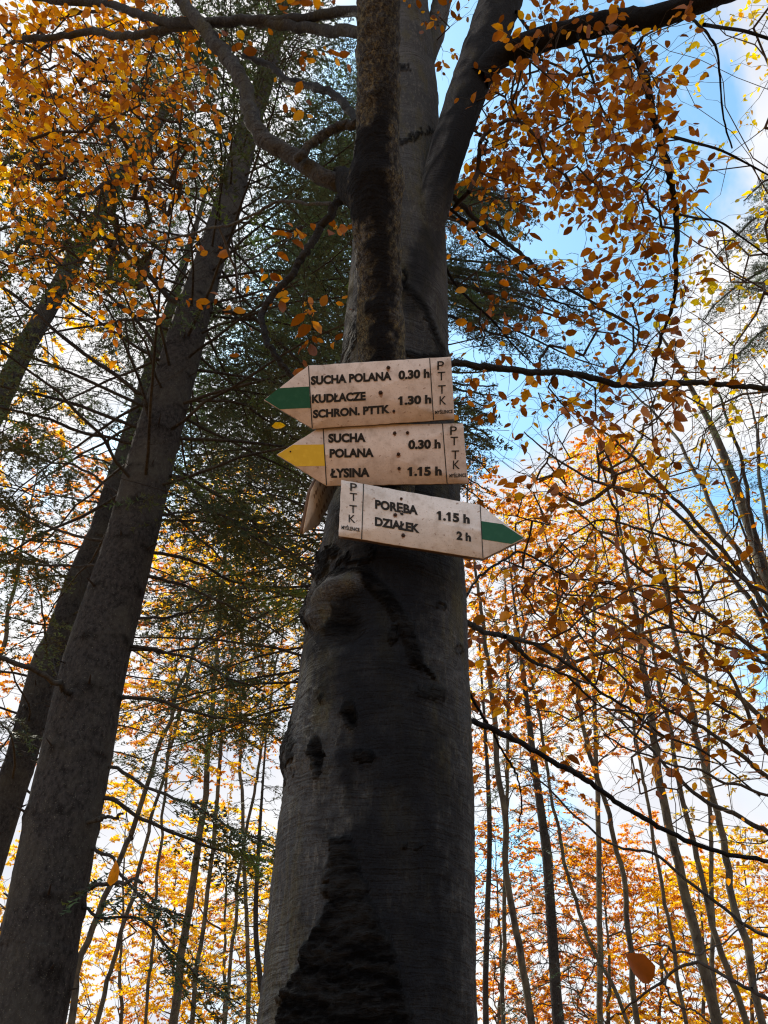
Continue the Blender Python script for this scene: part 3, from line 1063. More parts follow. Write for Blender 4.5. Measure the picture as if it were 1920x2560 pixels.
A = []
A += region([(1350, 0), (1500, 60), (1640, 60), (1700, 640), (1600, 640), (1480, 500), (1280, 520), (1190, 420)], 430, 3.0, 5.2)
A += region([(1190, 250), (1300, 180), (1300, 560), (1160, 560)], 60, 3.2, 5.0)
A += region([(1090, 0), (1170, 0), (1130, 130), (1090, 160)], 14, 4.5, 5.5)
A += region([(1150, 620), (1250, 560), (1450, 620), (1720, 660), (1700, 980), (1400, 1000), (1150, 930)], 105, 2.7, 3.8)
A += region([(1200, 920), (1720, 970), (1660, 1200), (1560, 1060), (1220, 1010)], 26, 2.5, 3.2)
A += region([(1220, 1230), (1440, 1210), (1380, 1330), (1220, 1300)], 16, 2.2, 2.8)
A += region([(1185, 1400), (1300, 1330), (1920, 1500), (1920, 1750), (1500, 1720), (1185, 1700)], 60, 2.3, 3.8)
A += region([(1190, 1690), (1500, 1700), (1920, 1760), (1920, 1930), (1600, 1900), (1190, 1900)], 46, 2.4, 3.8)
A += region([(380, 0), (880, 0), (870, 220), (760, 300), (640, 120), (380, 300)], 34, 2.8, 5.0)
A += region([(700, 700), (860, 760), (840, 860), (720, 830)], 7, 2.2, 2.8)
A += region([(560, 600), (850, 500), (850, 700), (560, 800)], 14, 2.4, 3.6)
ends = BG.grow(A, 0.07, 0.008, sag=-0.02)
tw = Buf()
L1 = sprays(ends, tw, 0.0011, 0.20, 3.9, 0.045, 0.3)
BG.tubes(tw, 0.0012, 0.5, 4)
part('twigs', tw, M_TWIG, beech, kind='stuff')
leaf_parts(beech, L1, M_LEAF_BROWN)

# a few bare hair twigs between the leaves on the right
A = region([(1180, 620), (1700, 640), (1720, 960), (1180, 920)], 120, 2.6, 3.8)
A += region([(1560, 640), (1760, 640), (1760, 950), (1560, 950)], 30, 2.6, 3.6)
ends = BG.grow(A, 0.06, 0.01)
tw = Buf()
for i_, j0, m_ in BG.paths[-150:]:
    tube(tw, np.vstack([BG.p[i_], BG.p[j0:j0 + m_]]), np.linspace(0.0014, 0.0007, m_ + 1), 3, cap=False)
part('bare_twigs', tw, M_TWIG, beech, kind='stuff')


# ------------------------------------------------------------------ signs
def text_mesh(body, bold):
    c = bpy.data.curves.new('lettering', 'FONT')
    c.body = body
    c.size = 1.0
    c.offset = bold
    c.resolution_u = 4
    o = bpy.data.objects.new('lettering', c)
    COL.objects.link(o)
    dg = bpy.context.evaluated_depsgraph_get()
    me = bpy.data.meshes.new_from_object(o.evaluated_get(dg))
    bpy.data.objects.remove(o)
    bpy.data.curves.remove(c)
    v = np.empty(len(me.vertices) * 3, np.float32)
    me.vertices.foreach_get('co', v)
    return me, v.reshape(-1, 3)


_, hv = text_mesh('H', 0.0)
CAPH = hv[:, 1].max() - hv[:, 1].min()


class Sign:
    def __init__(s, name, label, c_px, Y, tilt, yaw, bmat, crop, group='trail signs on the beech'):
        s.crop = crop
        t, yw = math.radians(tilt), math.radians(yaw)
        Rz = Matrix.Rotation(yw, 3, 'Z')
        s.u = np.array(Rz @ Vector((1, 0, 0)))
        s.v = np.array(Rz @ Vector((0, -math.sin(t), math.cos(t))))
        s.nn = np.cross(s.u, s.v)
        s.o = PY(c_px[0], c_px[1], Y)
        s.bmat = bmat
        s.root = thing(name, label, 'sign', (0, 0, 0), group)
        s.root.matrix_world = Matrix(((s.u[0], s.v[0], s.nn[0], s.o[0]), (s.u[1], s.v[1], s.nn[1], s.o[1]), (s.u[2], s.v[2], s.nn[2], s.o[2]), (0, 0, 0, 1)))

    def S(s, x, y):
        sc, ox, oy = s.crop
        d = ray(x / sc + ox, y / sc + oy)
        k = ((s.o - CAM) @ s.nn) / (d @ s.nn)
        p = CAM + d * k - s.o
        return np.array([p @ s.u, p @ s.v])

    def p(s, name, b, m, smooth=False):
        return obj(name, b.mesh(name, m, smooth), s.root)

    def board(s, pl, th=0.011):
        L = np.array([s.S(*q_) for q_ in pl])
        ring = []
        for k in range(len(L)):
            a, b_ = L[k], L[(k + 1) % len(L)]
            m_ = max(2, int(np.linalg.norm(b_ - a) / 0.012))
            for t in np.linspace(0, 1, m_, endpoint=False):
                ring.append(a + (b_ - a) * t + (RS.normal(0, 0.00035, 2) if t > 0 else 0))
        ring = np.array(ring)
        c = ring.mean(0)
        n = len(ring)
        ins = c + (ring - c) * (1 - 0.0012 / np.linalg.norm(ring - c, axis=1, keepdims=True))
        z = lambda r_, h: np.column_stack([r_, np.full(n, h)])
        b = Buf()
        V_ = np.vstack([[c[0], c[1], 0]] + [z(ins, 0.0), z(ring, -0.0012), z(ring, -th), [[c[0], c[1], -th]]])
        k = np.arange(n)
        k2 = (k + 1) % n
        area = np.sum(ring[:, 0] * np.roll(ring[:, 1], -1) - np.roll(ring[:, 0], -1) * ring[:, 1])
        if area < 0:
            k, k2 = k2, k
        qs, ts = [], []
        ts.append(np.stack([np.zeros(n, int), 1 + k, 1 + k2], -1))
        qs.append(np.stack([1 + k, 1 + n + k, 1 + n + k2, 1 + k2], -1))
        qs.append(np.stack([1 + n + k, 1 + 2 * n + k, 1 + 2 * n + k2, 1 + n + k2], -1))
        ts.append(np.stack([1 + 2 * n + k, np.full(n, 1 + 3 * n), 1 + 2 * n + k2], -1))
        b.add(V_, np.concatenate(qs), np.concatenate(ts))
        o = s.p('board', b, [s.bmat, M_BOARD_EDGE])
        mi = np.zeros(len(o.data.polygons), np.int32)
        mi[n:2 * n] = 1
        mi[3 * n:] = 1
        o.data.polygons.foreach_set('material_index', mi)

    def sheet(s, name, pl, m, h=0.0006):
        L = np.array([s.S(*q_) for q_ in pl])
        n = len(L)
        b = Buf()
        V_ = np.vstack([np.column_stack([L, np.full(n, h)])])
        ar = np.sum(L[:, 0] * np.roll(L[:, 1], -1) - np.roll(L[:, 0], -1) * L[:, 1])
        idx_ = list(range(n)) if ar > 0 else list(range(n))[::-1]
        if n == 4:
            b.add(V_, [idx_])
        else:
            b.add(V_, None, [[idx_[0], idx_[k], idx_[k + 1]] for k in range(1, n - 1)])
        s.p(name, b, m)

    def line(s, x0, y0, x1, y1, wpx=4.5):
        s.sheet('rule_line', [(x0 - wpx / 2, y0), (x0 + wpx / 2, y0), (x1 + wpx / 2, y1), (x1 - wpx / 2, y1)], M_BLACK, 0.0009)

    def text(s, body, x0, y0, x1, y1, cap, bold=0.05, nm='lettering', ref=None):
        me, v = text_mesh(body, bold)
        flags = []
        for i_, ch_ in enumerate(body):
            if ch_ == '1':
                m2, v2 = text_mesh(body[:i_ + 1], bold)
                xr = v2[:, 0].max()
                bpy.data.meshes.remove(m2)
                flags.append(xr)
        a, b_ = s.S(x0, y0), s.S(x1, y1)
        xm, xM = v[:, 0].min(), v[:, 0].max()
        dx, dy = (x1 - x0), (y1 - y0)
        ln = math.hypot(dx, dy)
        up_ = s.S(x0 + dy / ln * cap * 0.0, y0 - cap) - a
        X = (b_ - a) / (xM - xm)
        Yv = up_ / (CAPH + 2 * bold)
        Yv = Yv + X * 0
        out = np.zeros_like(v)
        out[:, 0] = a[0] + (v[:, 0] - xm) * X[0] + v[:, 1] * Yv[0]
        out[:, 1] = a[1] + (v[:, 0] - xm) * X[1] + v[:, 1] * Yv[1]
        out[:, 2] = 0.0011
        me.vertices.foreach_set('co', out.astype(np.float32).ravel())
        me.materials.clear()
        me.materials.append(M_BLACK)
        me.update()
        me.name = nm
        obj(nm, me, s.root)
        for xr in flags:
            fp = np.array([[xr - 0.15, CAPH + bold], [xr - 0.34, CAPH * 0.80], [xr - 0.34, CAPH * 0.66], [xr - 0.12, CAPH * 0.76]])
            fv = np.zeros((4, 3))
            fv[:, 0] = a[0] + (fp[:, 0] - xm) * X[0] + fp[:, 1] * Yv[0]
            fv[:, 1] = a[1] + (fp[:, 0] - xm) * X[1] + fp[:, 1] * Yv[1]
            fv[:, 2] = 0.0014
            b = Buf()
            b.add(fv, [[0, 1, 2, 3]])
            s.p(nm, b, M_BLACK)

    def nail(s, x, y, r, rust=1.0):
        c = s.S(x, y)
        rr = np.linalg.norm(s.S(x + r, y) - c)
        n = 10
        b = Buf()
        a = np.linspace(0, 2 * math.pi, n, endpoint=False)
        ring = lambda k, h: np.column_stack([c[0] + np.cos(a) * rr * k, c[1] + np.sin(a) * rr * k, np.full(n, h)])
        V_ = np.vstack([ring(1, 0.0), ring(0.95, 0.0022), ring(0.6, 0.0032), [[c[0], c[1], 0.0034]]])
        k = np.arange(n)
        k2 = (k + 1) % n
        q_ = np.vstack([np.stack([k, k2, n + k2, n + k], -1), np.stack([n + k, n + k2, 2 * n + k2, 2 * n + k], -1)])
        b.add(V_, q_, np.stack([2 * n + k, 2 * n + k2, np.full(n, 3 * n)], -1))
        s.p('nail', b, M_NAIL, True)
        if rust:
            m_ = 14
            a = np.linspace(0, 2 * math.pi, m_, endpoint=False)
            q2 = rr * 1.05 * (1 + RS.uniform(-0.15, 0.35, m_))
            pts = np.column_stack([c[0] + np.cos(a) * q2, c[1] + np.sin(a) * q2 * np.where(np.sin(a) < 0, 1 + 1.0 * rust, 1.0), np.full(m_, 0.0004)])
            b = Buf()
            b.add(np.vstack([pts, [[c[0], c[1], 0.0004]]]), None, [[k_, (k_ + 1) % m_, m_] for k_ in range(m_)])
            s.p('rust_stain', b, M_RUST, False)


M_BOARD_LIT = board_mat('lit_cream_paint', (0.80, 0.76, 0.70), (0.66, 0.60, 0.52))  # cream lightened so the fourth board's shaded face reads as lit
M_RUST = paint_mat('rust_run', (0.27, 0.17, 0.12), 0.7, 0.5)
CR = (1659 / 740.0, 620, 840)
pk = lambda x, y: (x / CR[0] + 620, y / CR[0] + 840)

s1 = Sign('trail_sign', 'top arrow board pointing left, green stripe, lettered SUCHA POLANA and KUDŁACZE', pk(650, 330), 1.205, 32, 0, M_BOARD_PINK, CR)
s1.board([(88, 358), (338, 165), (1138, 115), (1158, 466), (362, 520)])
s1.sheet('green_stripe', [(92, 357), (172, 293), (342, 283), (350, 403), (178, 411)], M_GREEN)
s1.line(339, 168, 360, 518, 5)
s1.line(1018, 125, 1040, 470, 5)
s1.text('SUCHA POLANA', 352, 272, 805, 245, 49)
s1.text('0.30 h', 843, 242, 1018, 231, 50)
s1.text('KUDŁACZE', 358, 375, 660, 358, 49)
s1.text('1.30 h', 851, 385, 1028, 375, 49)
s1.text('SCHRON. PTTK', 364, 459, 795, 430, 47)
for ch, x, y in (('P', 1061, 190), ('T', 1063, 250), ('T', 1066, 325), ('K', 1074, 386)):
    s1.text(ch, x, y, x + (38 if ch in 'PK' else 42), y - 2, 48, 0.004)
s1.text('MYŚLENICE', 1049, 438, 1147, 431, 19, 0.03)
for x, y, r_ in ((787, 177, 10), (743, 318, 11), (817, 422, 8)):
    s1.nail(x, y, r_)

s2 = Sign('trail_sign', 'middle arrow board pointing left, yellow stripe, lettered SUCHA POLANA and ŁYSINA', pk(700, 665), 1.285, 31, 0, M_BOARD_PINK, CR)
s2.board([(160, 665), (418, 500), (1205, 489), (1235, 826), (440, 840)])
s2.sheet('yellow_stripe', [(165, 665), (252, 610), (425, 608), (432, 728), (270, 731)], M_YELLOW)
s2.line(420, 501, 440, 838, 5)
s2.line(1090, 492, 1116, 828, 5)
s2.text('SUCHA', 450, 595, 660, 591, 50)
s2.text('POLANA', 457, 680, 705, 676, 50)
s2.text('ŁYSINA', 461, 793, 682, 787, 52)
s2.text('0.30 h', 898, 632, 1080, 627, 51)
s2.text('1.15 h', 904, 783, 1086, 779, 51)
for ch, x, y in (('P', 1133, 555), ('T', 1135, 613), ('T', 1141, 690), ('K', 1149, 746)):
    s2.text(ch, x, y, x + (38 if ch in 'PK' else 42), y - 1, 48, 0.004)
s2.text('MYŚLENICE', 1129, 793, 1224, 789, 20, 0.03)
for x, y, r_ in ((822, 545, 9), (894, 542, 8), (843, 663, 10), (847, 742, 9), (238, 648, 5)):
    s2.nail(x, y, r_, 0.6)

s3 = Sign('trail_sign', 'lowest arrow board pointing right, green stripe, lettered PORĘBA and DZIAŁEK', pk(940, 1020), 1.325, 14, 0, M_BOARD_GREY, CR)
s3.board([(522, 805), (1300, 945), (1552, 1132), (1318, 1248), (508, 1120)], 0.014)
s3.sheet('green_stripe', [(1308, 1038), (1427, 1055), (1546, 1132), (1478, 1166), (1312, 1140)], M_GREEN)
s3.line(648, 829, 637, 1140, 5)
s3.line(1301, 947, 1317, 1245, 4.5)
s3.text('PORĘBA', 712, 965, 952, 1001, 51)
s3.text('DZIAŁEK', 711, 1061, 962, 1103, 50)
s3.text('1.15 h', 1067, 1028, 1243, 1050, 50)
s3.text('2 h', 1168, 1139, 1250, 1151, 48)
for ch, x, y in (('P', 573, 868), ('T', 570, 923), ('T', 568, 991), ('K', 564, 1045)):
    s3.text(ch, x, y, x + (38 if ch in 'PK' else 42), y + 4, 44, 0.004)
s3.text('MYŚLENICE', 524, 1083, 626, 1097, 21, 0.03)
for x, y, r_ in ((859, 912, 7), (825, 1003, 10), (870, 1118, 11)):
    s3.nail(x, y, r_, 0.5)

# the fourth board, seen almost edge on at the left of the trunk, its point towards the camera
C4 = (10.056, 740, 1180)
s4 = Sign('trail_sign', 'cream arrow board seen almost edge on left of the trunk, below the yellow one', (790, 1270), 1.33, 0, -76, M_BOARD_LIT, C4)
tip = PY(757.5, 1335, 1.40)
ax = unit(np.array([0.30, 0.0, 0.95]))
bx = unit(np.array([0.10, 1.0, 0.0]) - ax * (ax @ np.array([0.10, 1.0, 0.0])))
nn = np.cross(ax, bx)
v_ = bx
if nn @ (CAM - tip) < 0:
    nn = -nn
    v_ = -bx
u_ = ax
s4.u, s4.v, s4.nn, s4.o = u_, v_, nn, tip
s4.root.matrix_world = Matrix(((u_[0], v_[0], nn[0], tip[0]), (u_[1], v_[1], nn[1], tip[1]), (u_[2], v_[2], nn[2], tip[2]), (0, 0, 0, 1)))
sg = 1.0
s4.S = lambda x, y: np.array([sg * x, y])
s4.board([(0, 0.0), (0.08, 0.062), (0.27, 0.062), (0.27, -0.062), (0.08, -0.062)], 0.009)
# only the smudged rows of its lettering can be made out: narrow grey strokes
M_FADE = paint_mat('faded_lettering', (0.30, 0.24, 0.20), 0.6, 0.4)
for y_ in (0.030, -0.004, -0.044):
    x_ = 0.085
    while x_ < 0.25:
        w_ = RS.uniform(0.003, 0.012)
        s4.sheet('faded_letter', [(x_, y_), (x_ + w_, y_), (x_ + w_, y_ + 0.013), (x_, y_ + 0.013)], M_FADE)
        x_ += w_ + RS.uniform(0.004, 0.012)


# ------------------------------------------------------------------ conifers
def needles(buf, A0, B0, spacing, L, wd, rs=RS):
    """A0,B0: twig segments; needles stand on both sides and on top"""
    A0, B0 = np.asarray(A0), np.asarray(B0)
    ln = np.linalg.norm(B0 - A0, axis=1)
    cnt = np.maximum(1, (ln / spacing).astype(int))
    idx_ = np.repeat(np.arange(len(A0)), cnt)
    t = rs.uniform(0, 1, len(idx_))[:, None]
    p = A0[idx_] * (1 - t) + B0[idx_] * t
    d = unit(B0 - A0)[idx_]
    side = unit(np.cross(d, np.array([0, 0, 1.0]) + rs.normal(0, 0.05, d.shape)))
    upv = np.cross(side, d)
    sg_ = np.where(rs.uniform(0, 1, len(idx_)) < 0.5, -1.0, 1.0)[:, None]
    nd = unit(side * sg_ * 0.85 + d * 0.55 + upv * rs.uniform(-0.25, 0.6, (len(idx_), 1)) + rs.normal(0, 0.15, d.shape))
    l_ = (L * rs.uniform(0.7, 1.15, len(idx_)))[:, None]
    a = p - d * wd / 2
    b = p + d * wd / 2
    V_ = np.stack([a, b, p + nd * l_], 1).reshape(-1, 3)
    buf.add(V_, None, np.arange(len(V_)).reshape(-1, 3))


def itp(x, xp, P):
    k = int(np.searchsorted(xp, x)) - 1
    k = 0 if k < 0 else (len(xp) - 2 if k > len(xp) - 2 else k)
    t = (x - xp[k]) / (xp[k + 1] - xp[k] + 1e-12)
    t = 0.0 if t < 0 else (1.0 if t > 1 else t)
    return P[k] + (P[k + 1] - P[k]) * t


def u3(a):
    return a / max(1e-9, math.sqrt(a[0] * a[0] + a[1] * a[1] + a[2] * a[2]))


def zx(d):
    return u3(np.array([d[1], -d[0], 0.0]))


T5 = np.linspace(0, 1, 4)


def fir_branch(wood, segA, segB, P, r, slen, live=0.25, sec=0.075, ter=0.05, wd=True, ps=0.9, sag=0.12, rs=RS, twr=0.0018, fine=True, tuft=True):
    """side twigs in a flat fan either side of the branch path P"""
    seg = np.linalg.norm(np.diff(P, axis=0), axis=1)
    cum = np.concatenate([[0], np.cumsum(seg)])
    Lt = cum[-1]
    n = int(Lt * 0.88 / sec)
    s_ = 1
    for k in range(n):
        x = Lt * 0.12 + k * sec + rs.uniform(-.3, .3) * sec
        f = x / Lt
        if rs.uniform() > ps or (tuft and live < 1.5 and mnoise.noise(Vector((x * 1.9 + P[0][0] * 9, P[0][2] * 7, 0.3))) < -0.18):
            continue
        p = itp(x, cum, P)
        i_ = min(len(P) - 2, max(0, int(np.searchsorted(cum, x) - 1)))
        d = u3(P[i_ + 1] - P[i_])
        side = u3(zx(d) + rs.normal(0, 0.12, 3))
        s_ = -s_
        fw = rs.uniform(0.5, 0.95)
        L = slen * (0.35 + 0.65 * math.sin(math.pi * min(1, 0.15 + f * 0.95)) ** 0.7) * rs.uniform(0.55, 1.15)
        L = min(L, (Lt - x) * 1.2 + 0.12)
        dd = u3(d * fw + side * s_ * 0.9 + np.array([0, 0, -0.1]))
        m = 4
        t = np.linspace(0, 1, m)[:, None]
        Q = p + dd * L * t + d * L * 0.25 * t ** 2 - np.array([0, 0, 1.0]) * L * sag * t ** 2 + rs.normal(0, 0.006, (m, 3)) * (t > 0)
        if wd:
            tube(wood, Q, np.linspace(twr * 1.3, twr * 0.5, m), 3, cap=False)
        if f < live:
            continue
        for c in range(m - 1):
            if c == 0 and f < 0.5:
                continue
            segA.append(Q[c])
            segB.append(Q[c + 1])
        if fine:
            nt_ = int(L * 0.9 / ter)
            s2_ = 1
            sd2 = zx(dd)
            for c in range(nt_):
                y = 0.12 + 0.85 * (c + rs.uniform(0, 1)) / max(1, nt_)
                q0 = itp(y, T5, Q)
                s2_ = -s2_
                td = u3(dd * 0.8 + sd2 * s2_ * 0.75 + rs.normal(0, 0.12, 3) + np.array([0, 0, -0.12]))
                tl = min(0.14, L * 0.35) * (1.15 - y) * rs.uniform(0.6, 1.3) + 0.02
                segA.append(q0)
                segB.append(q0 + td * tl)


def fir(name, label, trunk_px, Y, w0, w1, ztop, explicit, zb0, zb1, dz, nper, blen, slen, live_z, matn, group, wood_mat=M_FIR_BARK,
        nspace=0.010, nl=0.022, nw=0.0028, dead=0.5, az=None, knots=True, droop=0.15, sec=0.075, ter=0.05, seed=1, tsides=24, fine=True):
    rs = np.random.RandomState(seed)
    m = len(trunk_px)
    P = [PY(a, b, Y) for a, b in trunk_px]
    zz = (np.array(P) - CAM) @ FW
    W = np.linspace(w0, w1, m) if not isinstance(w0, (list, tuple)) else np.array(w0, float)
    Rr = list(W * zz / FPX / 2)
    if P[0][2] > P[-1][2]:
        P, Rr = P[::-1], Rr[::-1]
    base = P[0] + (P[1] - P[0]) / max(1e-6, (P[1][2] - P[0][2])) * (-0.1 - P[0][2])
    base[0] = P[0][0] + (base[0] - P[0][0]) * 0.3
    base[1] = P[0][1]
    top = P[-1] + np.array([(P[-1][0] - P[-2][0]) / (P[-1][2] - P[-2][2]) * (ztop - P[-1][2]) * 0.25, 0, ztop - P[-1][2]])
    pts = np.array([base] + P + [top])
    rr = np.array([Rr[0] * 1.15] + Rr + [0.012])
    n = 260
    Pt_ = resample(pts, n)
    cz = pts[:, 2]
    Rt_ = np.interp(Pt_[:, 2], cz, rr)
    root = thing(name, label, 'tree', (base[0], base[1], 0.0), group)
    whz = np.arange(zb0, min(zb1, ztop - 0.3), dz)
    collar = np.zeros(n)
    for z in whz:
        collar += np.exp(-((Pt_[:, 2] - z) / 0.035) ** 2)
    Rk = Rt_ * (1 + 0.045 * np.minimum(collar, 1) * (1 if knots else 0))
    knot = []
    if knots:
        for z in np.arange(2.2, zb1 - 4, 0.34):
            a0 = rs.uniform(0, 6.28)
            for k in range(4):
                knot.append((z + rs.uniform(-0.04, 0.04), a0 + k * 1.57 + rs.uniform(-0.5, 0.5), rs.uniform(0.6, 1.3)))
    if tsides >= 40:
        n2_ = 540
        Pq = resample(pts, n2_)
        Rq = np.interp(Pq[:, 2], cz, rr)
        na_ = 84
        aa = np.linspace(0, 2 * math.pi, na_, endpoint=False)
        D2 = np.stack([np.cos(aa), np.sin(aa), np.zeros(na_)], -1)
        Z2, A2 = np.meshgrid(Pq[:, 2], aa, indexing='ij')
        ds = np.zeros(Z2.shape)
        sc_ = np.zeros(Z2.shape)
        for (kz, ka, ks) in knot:
            da = (A2 - ka + math.pi) % (2 * math.pi) - math.pi
            rk = np.interp(kz, Pq[:, 2], Rq)
            arc = da * rk
            zz_ = Z2 - kz
            e_ = np.hypot(arc / (0.030 * ks), zz_ / (0.022 * ks))
            ds += 0.012 * ks * np.exp(-e_ ** 2 * 0.6)
            sc_ = np.maximum(sc_, np.exp(-e_ ** 4 * 0.7) * 0.9)
            # brow line drooping away on both sides of the knot
            br = zz_ - 0.020 * ks + arc ** 2 * 4.0
            q_ = np.exp(-(br / 0.011) ** 2) * np.exp(-(arc / (0.10 * ks)) ** 4)
            sc_ = np.maximum(sc_, q_ * 0.85)
            ds -= q_ * 0.003
        nzz = rs.normal(0, 1, Z2.shape)
        nzz = (nzz + np.roll(nzz, 1, 0) + np.roll(nzz, 1, 1) + np.roll(nzz, -1, 0)) / 4
        ds += nzz * 0.0022
        b = Buf()
        V2 = Pq[:, None] + (Rq[:, None] + ds)[..., None] * D2[None]
        i2 = np.arange(n2_ - 1)[:, None] * na_
        j_ = np.arange(na_)[None]
        j2_ = (j_ + 1) % na_
        b.add(V2.reshape(-1, 3), np.stack([i2 + j_, i2 + j2_, i2 + na_ + j2_, i2 + na_ + j_], -1).reshape(-1, 4))
        to = part('trunk', b, wood_mat, root)
        a_t = to.data.attributes.new('scar', 'FLOAT', 'POINT')
        a_t.data.foreach_set('value', sc_.astype(np.float32).ravel())
    else:
        b = Buf()
        tube(b, Pt_, Rk, tsides, bump=0.008)
        part('trunk', b, wood_mat, root)
    at = lambda z: (np.array([np.interp(z, Pt_[:, 2], Pt_[:, 0]), np.interp(z, Pt_[:, 2], Pt_[:, 1]), z]), np.interp(z, Pt_[:, 2], Rt_))
    wood, sA, sB = Buf(), [], []
    for ie, e in enumerate(explicit):
        pl, Y0, Y1, a0, a1 = e[:5]
        lv = e[5] if len(e) > 5 else 0.4
        sl = e[6] if len(e) > 6 else slen
        Pb, rb = pxpath(pl, Y0, Y1, a0, a1, 26, 0.006)
        # start inside the trunk
        c, cr = at(Pb[0][2])
        st = c + unit(np.array([Pb[0][0] - c[0], Pb[0][1] - c[1], 0])) * cr * 0.6
        Pb = np.vstack([st, Pb[1:]])
        bb = Buf()
        tube(bb, Pb, rb, 8, bump=0.05)
        part('branch', bb, wood_mat, root)
        fir_branch(wood, sA, sB, Pb, rb, sl, live=lv, rs=rs, sec=sec * 0.55, ter=ter * 0.62, fine=fine, ps=0.85 if lv < 1.5 else 0.35, tuft=lv < 0.15)
    for z in whz:
        f = (z - zb0) / max(0.1, (ztop - zb0))
        a0 = rs.uniform(0, 6.28)
        for k in range(nper):
            zc = z + rs.uniform(-0.12, 0.12)
            a = a0 + k * 2 * math.pi / nper + rs.uniform(-0.4, 0.4)
            if az is not None:
                a = rs.uniform(az[0], az[1])
            c, cr = at(zc)
            L = blen * (1 - f ** 1.6) * rs.uniform(0.65, 1.15)
            if L < 0.15:
                continue
            hd = np.array([math.cos(a), math.sin(a), 0])
            t = np.linspace(0, 1, 12)[:, None]
            rise = rs.uniform(-0.05, 0.22)
            Pb = c + hd * (cr * 0.7 + L * t) + np.array([0, 0, 1.0]) * (L * rise * t - L * (droop + rise) * t ** 2)
            wv = rs.normal(0, 0.030, (12, 3))
            wv[0] = 0
            Pb = Pb + np.cumsum(wv, 0) * 0.5
            rb = np.linspace(0.006 + 0.0032 * L, 0.0015, 12)
            tube(wood, Pb, rb, 5, cap=False)
            if zc < live_z and rs.uniform() < dead:
                fir_branch(wood, sA, sB, Pb, rb, slen * 0.6, live=2.0, ps=0.45, rs=rs, sec=sec * 1.3, fine=False)
            else:
                fir_branch(wood, sA, sB, Pb, rb, slen, live=0.3, rs=rs, sec=sec, ter=ter, fine=fine)
    part('dead_twigs', wood, wood_mat, root, kind='stuff')
    print(name, trunk_px[0], len(sA))
    nb = Buf()
    if sA:
        needles(nb, sA, sB, nspace, nl, nw, rs)
        part('foliage', nb, matn, root, smooth=False, kind='stuff')
    # short broken stubs with a dark scar under each
    if knots:
        for zc, a, ks in [k_ for k_ in knot if math.sin(k_[1]) < 0.2][:60]:
            if True:
                c, cr = at(zc)
                hd = np.array([math.cos(a), math.sin(a), 0])
                L = rs.uniform(0.02, 0.14) * ks
                t = np.linspace(0, 1, 5)[:, None]
                Pb = c + hd * (cr * 0.85 + L * t) + np.array([0, 0, 1]) * L * t * rs.uniform(0.1, 0.6)
                bb = Buf()
                tube(bb, Pb, np.array([0.018, 0.010, 0.007, 0.005, 0.003]) * rs.uniform(0.6, 1.1), 6)
                part('branch_stub', bb, M_STUB, root)
    return root, at


M_STUB = bark_mat('dead_stub_bark', (0.035, 0.03, 0.028), (0.05, 0.045, 0.04), (0.015, 0.013, 0.013), 0.1, 1.0, 0.4, 60.0)

